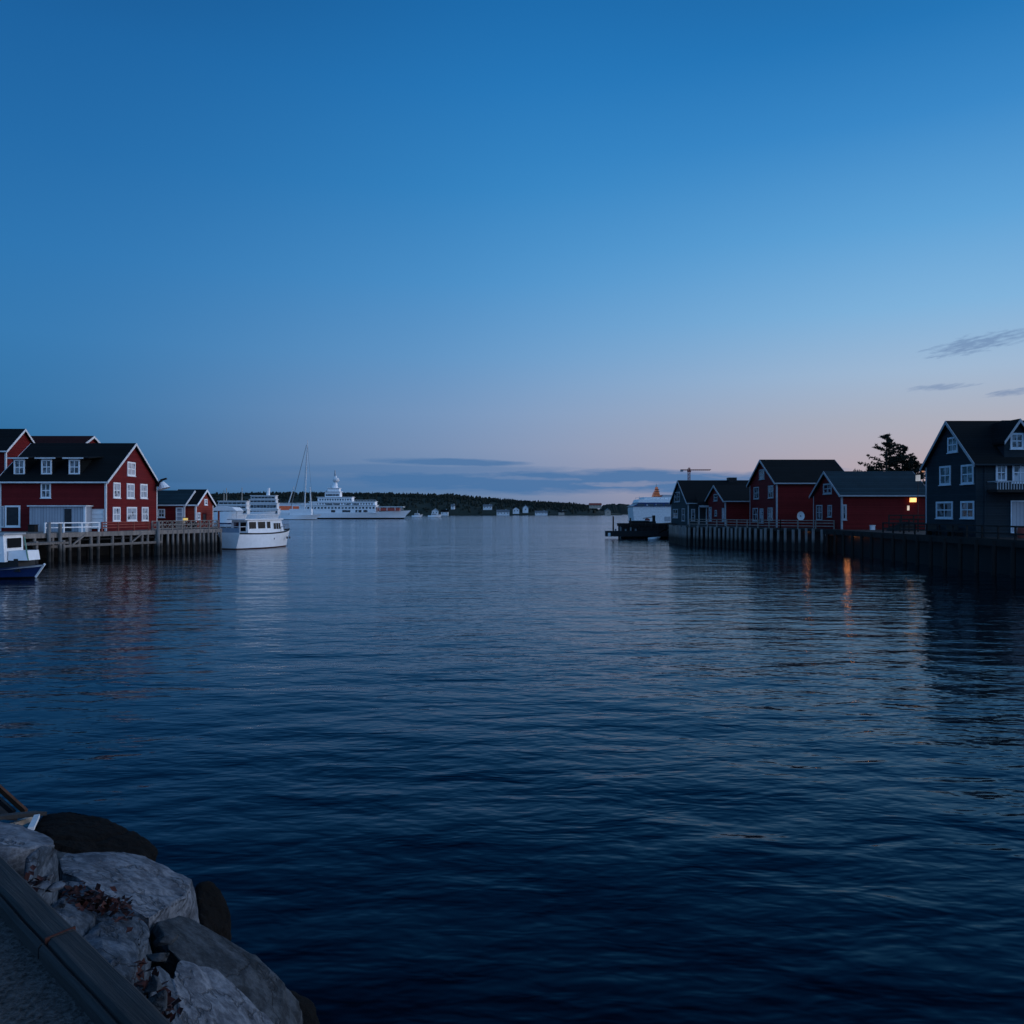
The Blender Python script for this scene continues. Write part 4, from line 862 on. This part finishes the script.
def boulder(px, py, z, rx, ry, rz, rot, mat, label, seed):
    c = Q(px,py,z); bm = bmesh.new(); bmesh.ops.create_icosphere(bm, subdivisions=5, radius=1)
    for v in bm.verts:
        d_ = 1+.16*noise.noise(v.co*1.3+Vector((seed,0,0)))+.05*noise.noise(v.co*4+Vector((0,seed,0)))+.025*noise.noise(v.co*11)
        v.co = Vector((v.co.x*rx,v.co.y*ry,v.co.z*rz))*d_
    me = bpy.data.meshes.new('boulder'); bm.to_mesh(me); bm.free(); me.materials.append(mat)
    for p in me.polygons: p.use_smooth = True
    o = bpy.data.objects.new('boulder', me); col.objects.link(o); o.location = c; o.rotation_euler = rot
    return tag(o, label, 'rock', 'riprap rocks below the path')
rock('black weed-covered boulder at the water beyond the pale slab', [(34,822,1.75),(44,811,1.72),(70,809,1.72),(108,817,1.64),(140,832,1.54),(158,849,1.42),(140,866,1.5),(90,866,1.62),(40,850,1.78)], M['weed'], .8, 21, amp=.022, bev=.05, cuts=0)
rock('dark weedy boulder peeping out right of the broad pale slab', [(196,884,1.5),(208,880,1.48),(220,889,1.4),(229,912,1.25),(230,934,1.12),(214,945,1.2),(198,925,1.38)], M['weed'], .6, 22, amp=.02, bev=.04, cuts=0)
boulder(250,1060,-.1,.7,.8,.4,(0,0,0), M['weed'], 'dark submerged boulder below the long sloping slab', 3)
# small stones and leaf litter
ps = None; stone_l = [('pale rounded pebble next to the leaf litter',43,885,2.86,.035),('white pebble left of the red leaves',54,887,2.82,.04),('bluish stone above the red leaves',69,888,2.74,.05),('pale stone among the red leaves',90,906,2.72,.04),('flat blue stone at the right of the leaves',98,902,2.68,.045),
 ('pale pebble by the kerb timber',114,962,2.93,.028),('small grey stone in the lower gap',158,955,2.68,.05),('small blue stone deep in the lower gap',166,940,2.5,.05),('grey pebble below the blue-grey block',152,985,2.86,.04),('dark stone at the lower kerb gap',160,1000,2.86,.05),('pale chip near the upright rock',48,878,2.84,.03),('grey chip by the half hidden stone',60,905,2.83,.035)]
for i, (lb, px, py, z, r_) in enumerate(stone_l):
    bm = bmesh.new(); q_ = random.Random(i*7+1)
    for k in range(13): bm.verts.new(Vector((q_.gauss(0,1),q_.gauss(0,1),q_.gauss(0,1))).normalized()*r_*q_.uniform(.75,1.1)*Vector((1.3,1,.7)).length/1.6*1.0)
    bmesh.ops.convex_hull(bm, input=bm.verts); bmesh.ops.delete(bm, geom=[v for v in bm.verts if not v.link_faces], context='VERTS')
    for v in bm.verts: v.co.z *= .65; v.co.x *= 1.25
    bmesh.ops.bevel(bm, geom=list(bm.edges), offset=r_*.08, segments=2, affect='EDGES', profile=.6)
    me = bpy.data.meshes.new('stone'); bm.to_mesh(me); bm.free(); me.materials.append(rk2 if 6 <= i <= 9 else (rk1 if i % 3 != 2 else rk3))
    o = bpy.data.objects.new('stone', me); col.objects.link(o); o.location = Q(px,py,z); o.rotation_euler = (0,0,i); tag(o, lb, 'stone', 'small stones in the gaps')
lf = MB(); r_ = random.Random(4)
def leaves(px0, px1, py0, py1, z, k_):
    for k in range(k_):
        u = r_.random(); px = px0+(px1-px0)*u+r_.gauss(0,7); py = py0+(py1-py0)*u+r_.gauss(0,7)
        c = Q(px,py,z-.03+r_.uniform(0,.055)-.0012*(px-px0)); a = Vector((r_.gauss(0,1),r_.gauss(0,1),r_.gauss(0,.5))).normalized()*r_.uniform(.014,.035); s = a.cross(Vector((r_.gauss(0,.4),r_.gauss(0,.4),1))).normalized()*a.length*.6
        lf.poly([c-a, c+s+Vector((0,0,.008)), c+a, c-s])
leaves(66,128,892,913,2.77,190); leaves(25,38,876,886,2.9,25); leaves(140,170,972,1015,2.8,90)
tag(lf.build('leaf_litter', m_noise('dead_leaves',(.006,.003,.003),(.055,.011,.008),18,.8), recalc=False), 'heap of dead red-brown leaves caught between the rocks', 'leaves', kind='stuff')
# gangway boards at the upper left of the rocks
gw = thing('wooden_ramp', 'weathered wooden ramp with side rail at the left frame edge above the rocks', 'ramp', Q(0,818,1.9))
g0 = Q(0,818,1.9); L_ = lambda p: Q(*p)-g0
MB().bar(L_((-45,748,2.1)), L_((26,812,1.62)), .03, .06).build('side_rail', m_noise('brown_timber',(.05,.02,.01),(.12,.05,.025),5,.8,.01,(1,1,1)), gw)
MB().bar(L_((-45,762,2.0)), L_((14,813,1.6)), .03, .06).build('side_rail', wood_near, gw)
MB().bar(L_((-50,822,2.05)), L_((41,813,1.75)), .14, .035).build('tread', wood_near, gw)
MB().bar(L_((-50,808,1.7)), L_((10,812,1.5)), .5, .06).build('deck', M['woodd'], gw)
MB().bar(L_((31,829,1.95)), L_((37,816,1.8)), .05, .03).build('strap', M['trim'], gw)
MB().bar(L_((12,826,1.8)), L_((30,819,1.62)), .05, .05).build('brace', M['tan'], gw)

# ================================================================== WATER
m, n, b = newmat('harbour_water')
tc = n('ShaderNodeTexCoord')
def nz(scale, sx, sy, det, rough=.5, rot=0, dist=0):
    mp = n('ShaderNodeMapping'); mp.inputs['Scale'].default_value = (sx,sy,1); mp.inputs['Rotation'].default_value = (0,0,rot); n.l(tc.outputs['Object'], mp.inputs[0])
    t = n('ShaderNodeTexNoise', i_Scale=scale, i_Detail=det, i_Roughness=rough, i_Distortion=dist); n.l(mp.outputs[0], t.inputs['Vector']); return t.outputs[0]
h1 = nz(.33,.55,1.0,2,.5,R(8)); h2 = nz(1.15,.5,1.0,3,.5,R(-6),.3); h3 = nz(3.6,.5,1.0,2,.5,R(14),.3); patch = n.math('MULTIPLY_ADD', nz(.035,.6,1.6,3,.55,R(-4)), .5, n.math('MULTIPLY', nz(.02,.12,1.0,3,.55,R(2)), .5))
amp = n.math('MULTIPLY_ADD', n.math('MULTIPLY', n.math('SUBTRACT', patch, .33), 3.2, clamp=True), 1.45, .14)
hh = n.math('ADD', n.math('MULTIPLY', h1, .165), n.math('MULTIPLY', n.math('ADD', n.math('MULTIPLY', h2, .095), n.math('MULTIPLY', h3, .023)), amp))
bp = n('ShaderNodeBump', i_Strength=1.0, i_Distance=1.0); n.l(hh, bp.inputs['Height']); n.l(bp.outputs[0], b.inputs['Normal'])
fr_ = n('ShaderNodeFresnel', i_IOR=1.333); n.l(bp.outputs[0], fr_.inputs['Normal'])
gl = n('ShaderNodeBsdfGlossy', i_Roughness=.085); n.l(bp.outputs[0], gl.inputs['Normal'])
n.l(n.ramp(fr_.outputs[0], [(0,(.10,.32,.42,1)),(.06,(.16,.40,.53,1)),(.2,(.52,.68,.80,1)),(.5,(.92,.94,.97,1)),(1,(.9,.95,1,1))]), gl.inputs['Color'])
df = n('ShaderNodeBsdfDiffuse'); df.inputs['Color'].default_value = (.0006,.0022,.005,1); n.l(bp.outputs[0], df.inputs['Normal'])
ms = n('ShaderNodeMixShader'); n.l(fr_.outputs[0], ms.inputs[0]); n.l(df.outputs[0], ms.inputs[1]); n.l(gl.outputs[0], ms.inputs[2])
n.l(ms.outputs[0], m.node_tree.nodes['Material Output'].inputs['Surface']); m.node_tree.nodes.remove(b)
struct(MB().poly([(-7000,-300,0),(7000,-300,0),(7000,9000,0),(-7000,9000,0)]).build('water', m))

# ================================================================== SKY
wd = bpy.data.worlds.new('World'); scene.world = wd; wd.use_nodes = True; nt = wd.node_tree; n = N(nt)
bg = nt.nodes['Background']
SUN_EL, SUN_AZ = R(9), R(78)       # azimuth measured from +Y (view direction) towards +X
tc = n('ShaderNodeTexCoord'); sp = n('ShaderNodeSeparateXYZ'); n.l(tc.outputs['Generated'], sp.inputs[0])
el = n.math('MULTIPLY', n.math('ARCSINE', sp.outputs[2]), 180/math.pi); az = n.math('MULTIPLY', n.math('ARCTAN2', sp.outputs[0], sp.outputs[1]), 180/math.pi)
ef = n.math('DIVIDE', n.math('MAXIMUM', el, 0), 90)
def rp(stops): return n.ramp(ef, [(e/90, srgb(*c)) for e, c in stops])
left = rp([(0,(34,91,136)),(2.2,(37,96,144)),(4,(45,106,155)),(7,(53,116,168)),(11,(54,121,177)),(16,(46,117,177)),(22,(36,107,169)),(28,(29,98,160)),(36,(18,74,130)),(50,(8,42,80)),(90,(30,80,140))])
mid = rp([(0,(84,124,166)),(2.2,(118,141,178)),(4.5,(132,152,186)),(7,(128,157,195)),(11,(106,156,203)),(16,(80,148,204)),(22,(55,134,196)),(28,(39,120,186)),(33,(29,108,174)),(40,(14,70,126)),(52,(7,42,80)),(90,(30,80,140))])
right = rp([(0,(188,163,166)),(3,(183,168,175)),(6,(173,176,190)),(9,(160,185,212)),(13,(128,179,220)),(18,(94,162,215)),(24,(58,136,200)),(29,(36,117,183)),(40,(15,72,130)),(52,(7,42,80)),(90,(30,80,140))])
t1 = n('ShaderNodeMapRange', interpolation_type='SMOOTHSTEP'); n.l(az, t1.inputs[0]); t1.inputs[1].default_value = -36; t1.inputs[2].default_value = 8
t2 = n('ShaderNodeMapRange', interpolation_type='SMOOTHSTEP'); n.l(az, t2.inputs[0]); t2.inputs[1].default_value = -8; t2.inputs[2].default_value = 32
sky = n.mix(t2.outputs[0], n.mix(t1.outputs[0], left, mid), right)
# a little of the physical sky keeps the dome behind the camera natural
ns = n('ShaderNodeTexSky', sky_type='NISHITA', sun_disc=False, sun_elevation=R(1.0), sun_rotation=SUN_AZ)
nsv = n('ShaderNodeVectorMath', operation='SCALE'); n.l(ns.outputs[0], nsv.inputs[0]); nsv.inputs['Scale'].default_value = .1
back = n('ShaderNodeMapRange', interpolation_type='SMOOTHSTEP'); n.l(sp.outputs[1], back.inputs[0]); back.inputs[1].default_value = .3; back.inputs[2].default_value = -.4
bcol = n.mix(.12, n.ramp(ef, [(0,(.16,.37,.74,1)),(.3,(.19,.46,.98,1)),(1,(.15,.38,.8,1))]), nsv.outputs[0])
sky = n.mix(back.outputs[0], sky, bcol)
gd = n.math('ADD', n.math('MULTIPLY', sp.outputs[0], .996), n.math('MULTIPLY', sp.outputs[1], .087))
gw_ = n('ShaderNodeMapRange', interpolation_type='SMOOTHSTEP'); n.l(gd, gw_.inputs[0]); gw_.inputs[1].default_value = .64; gw_.inputs[2].default_value = 1.0
sky = n.mix(gw_.outputs[0], sky, n.ramp(ef, [(0,(2.7,2.5,2.7,1)),(.16,(2.4,2.7,3.4,1)),(.5,(.8,1.4,2.3,1)),(1,(.3,.6,1.1,1))]))
# clouds: (az, el, half width, half height, tilt, strength)
def pe(px, py): a = math.atan2(px-512, 800); return math.degrees(a), math.degrees(math.atan2(512-py, math.hypot(px-512, 800)))
cv = n('ShaderNodeCombineXYZ'); n.l(n.math('MULTIPLY', az, .16), cv.inputs[0]); n.l(n.math('MULTIPLY', el, 1.1), cv.inputs[1])
cn = n('ShaderNodeTexNoise', i_Scale=1.0, i_Detail=7, i_Roughness=.62); n.l(cv.outputs[0], cn.inputs['Vector'])
cv2 = n('ShaderNodeCombineXYZ'); n.l(n.math('MULTIPLY', az, .6), cv2.inputs[0]); n.l(n.math('MULTIPLY', el, 3.0), cv2.inputs[1])
cn2 = n('ShaderNodeTexNoise', i_Scale=1.0, i_Detail=5, i_Roughness=.6); n.l(cv2.outputs[0], cn2.inputs['Vector'])
cv3 = n('ShaderNodeCombineXYZ'); n.l(n.math('MULTIPLY', az, .9), cv3.inputs[0]); n.l(n.math('MULTIPLY', n.math('SUBTRACT', el, n.math('MULTIPLY', az, .13)), 5.0), cv3.inputs[1])
cn3 = n('ShaderNodeTexNoise', i_Scale=1.0, i_Detail=6, i_Roughness=.65); n.l(cv3.outputs[0], cn3.inputs['Vector'])
def cloud(px, py, wx, wy, tilt=0, s=1.0, nf=2.2, soft=1.4, noise_=None):
    a0, e0 = pe(px, py); da = n.math('SUBTRACT', az, a0); de = n.math('SUBTRACT', el, e0); de = n.math('SUBTRACT', de, n.math('MULTIPLY', da, tilt))
    q = n.math('ADD', n.math('POWER', n.math('ABSOLUTE', n.math('DIVIDE', da, wx/14)), 2), n.math('POWER', n.math('ABSOLUTE', n.math('DIVIDE', de, wy/14)), 2))
    v = n.math('ADD', n.math('SUBTRACT', 1, q), n.math('MULTIPLY', n.math('SUBTRACT', noise_ or cn.outputs[0], .5), nf))
    return n.math('MULTIPLY', n.math('MULTIPLY', v, soft, clamp=True), s)
low = None
for a in ((560,482,330,14,0,1),(450,462,85,4.5,-.02,.9),(690,482,130,10,0,1),(420,470,200,6,0,.5),(300,487,260,5,0,.6),(800,492,160,12,0,.8)):
    c = cloud(*a); low = c if low is None else n.math('MAXIMUM', low, c)
gapc = cloud(625,484,55,3.2,.01,.55,3.2,1.1,cn2.outputs[0]); gap2 = cloud(520,478,70,2.2,-.03,.4,3.2,1.1,cn2.outputs[0]); gp = n.math('MAXIMUM', gapc, gap2)
low = n.math('MULTIPLY', low, n.math('SUBTRACT', 1, gp))
sky = n.mix(n.math('MULTIPLY', low, .9), sky, srgb(70,114,163))
hi = None
for a in ((975,344,42,8,.13,1,4.6,.9,cn3.outputs[0]),(1015,337,40,6,.16,.7,4.6,.8,cn3.outputs[0]),(940,387,30,3.2,.02,.8,3.8,.9,cn3.outputs[0]),(1012,392,26,3.2,.06,.9,3.6,.9,cn3.outputs[0])):
    c = cloud(*a); hi = c if hi is None else n.math('MAXIMUM', hi, c)
sky = n.mix(n.math('MULTIPLY', hi, .62), sky, srgb(98,126,168))
below = n.math('LESS_THAN', el, -.3); sky = n.mix(below, sky, (.01,.03,.06,1))
n.l(sky, bg.inputs['Color']); bg.inputs['Strength'].default_value = 1.0
# afterglow: one very soft low sun from the right
sd = bpy.data.lights.new('afterglow', 'SUN'); sd.energy = .16; sd.angle = R(50); sd.color = (1,.86,.82)
so = bpy.data.objects.new('afterglow', sd); col.objects.link(so)
dv = Vector((math.sin(SUN_AZ)*math.cos(SUN_EL+R(8)), math.cos(SUN_AZ)*math.cos(SUN_EL+R(8)), math.sin(SUN_EL+R(8)))); so.rotation_euler = (-dv).to_track_quat('-Z','Y').to_euler()

# ================================================================== CAMERA
cam = bpy.data.cameras.new('camera'); cam.sensor_width = 36; cam.lens = 36*F/1024; cam.clip_end = 20000; cam.clip_start = .05
co = bpy.data.objects.new('camera', cam); col.objects.link(co); co.location = (0,0,H); co.rotation_euler = (R(90),0,0); scene.camera = co
scene.view_settings.view_transform = 'Standard'; scene.view_settings.look = 'None'; scene.view_settings.exposure = 0
scene.render.engine = 'CYCLES'
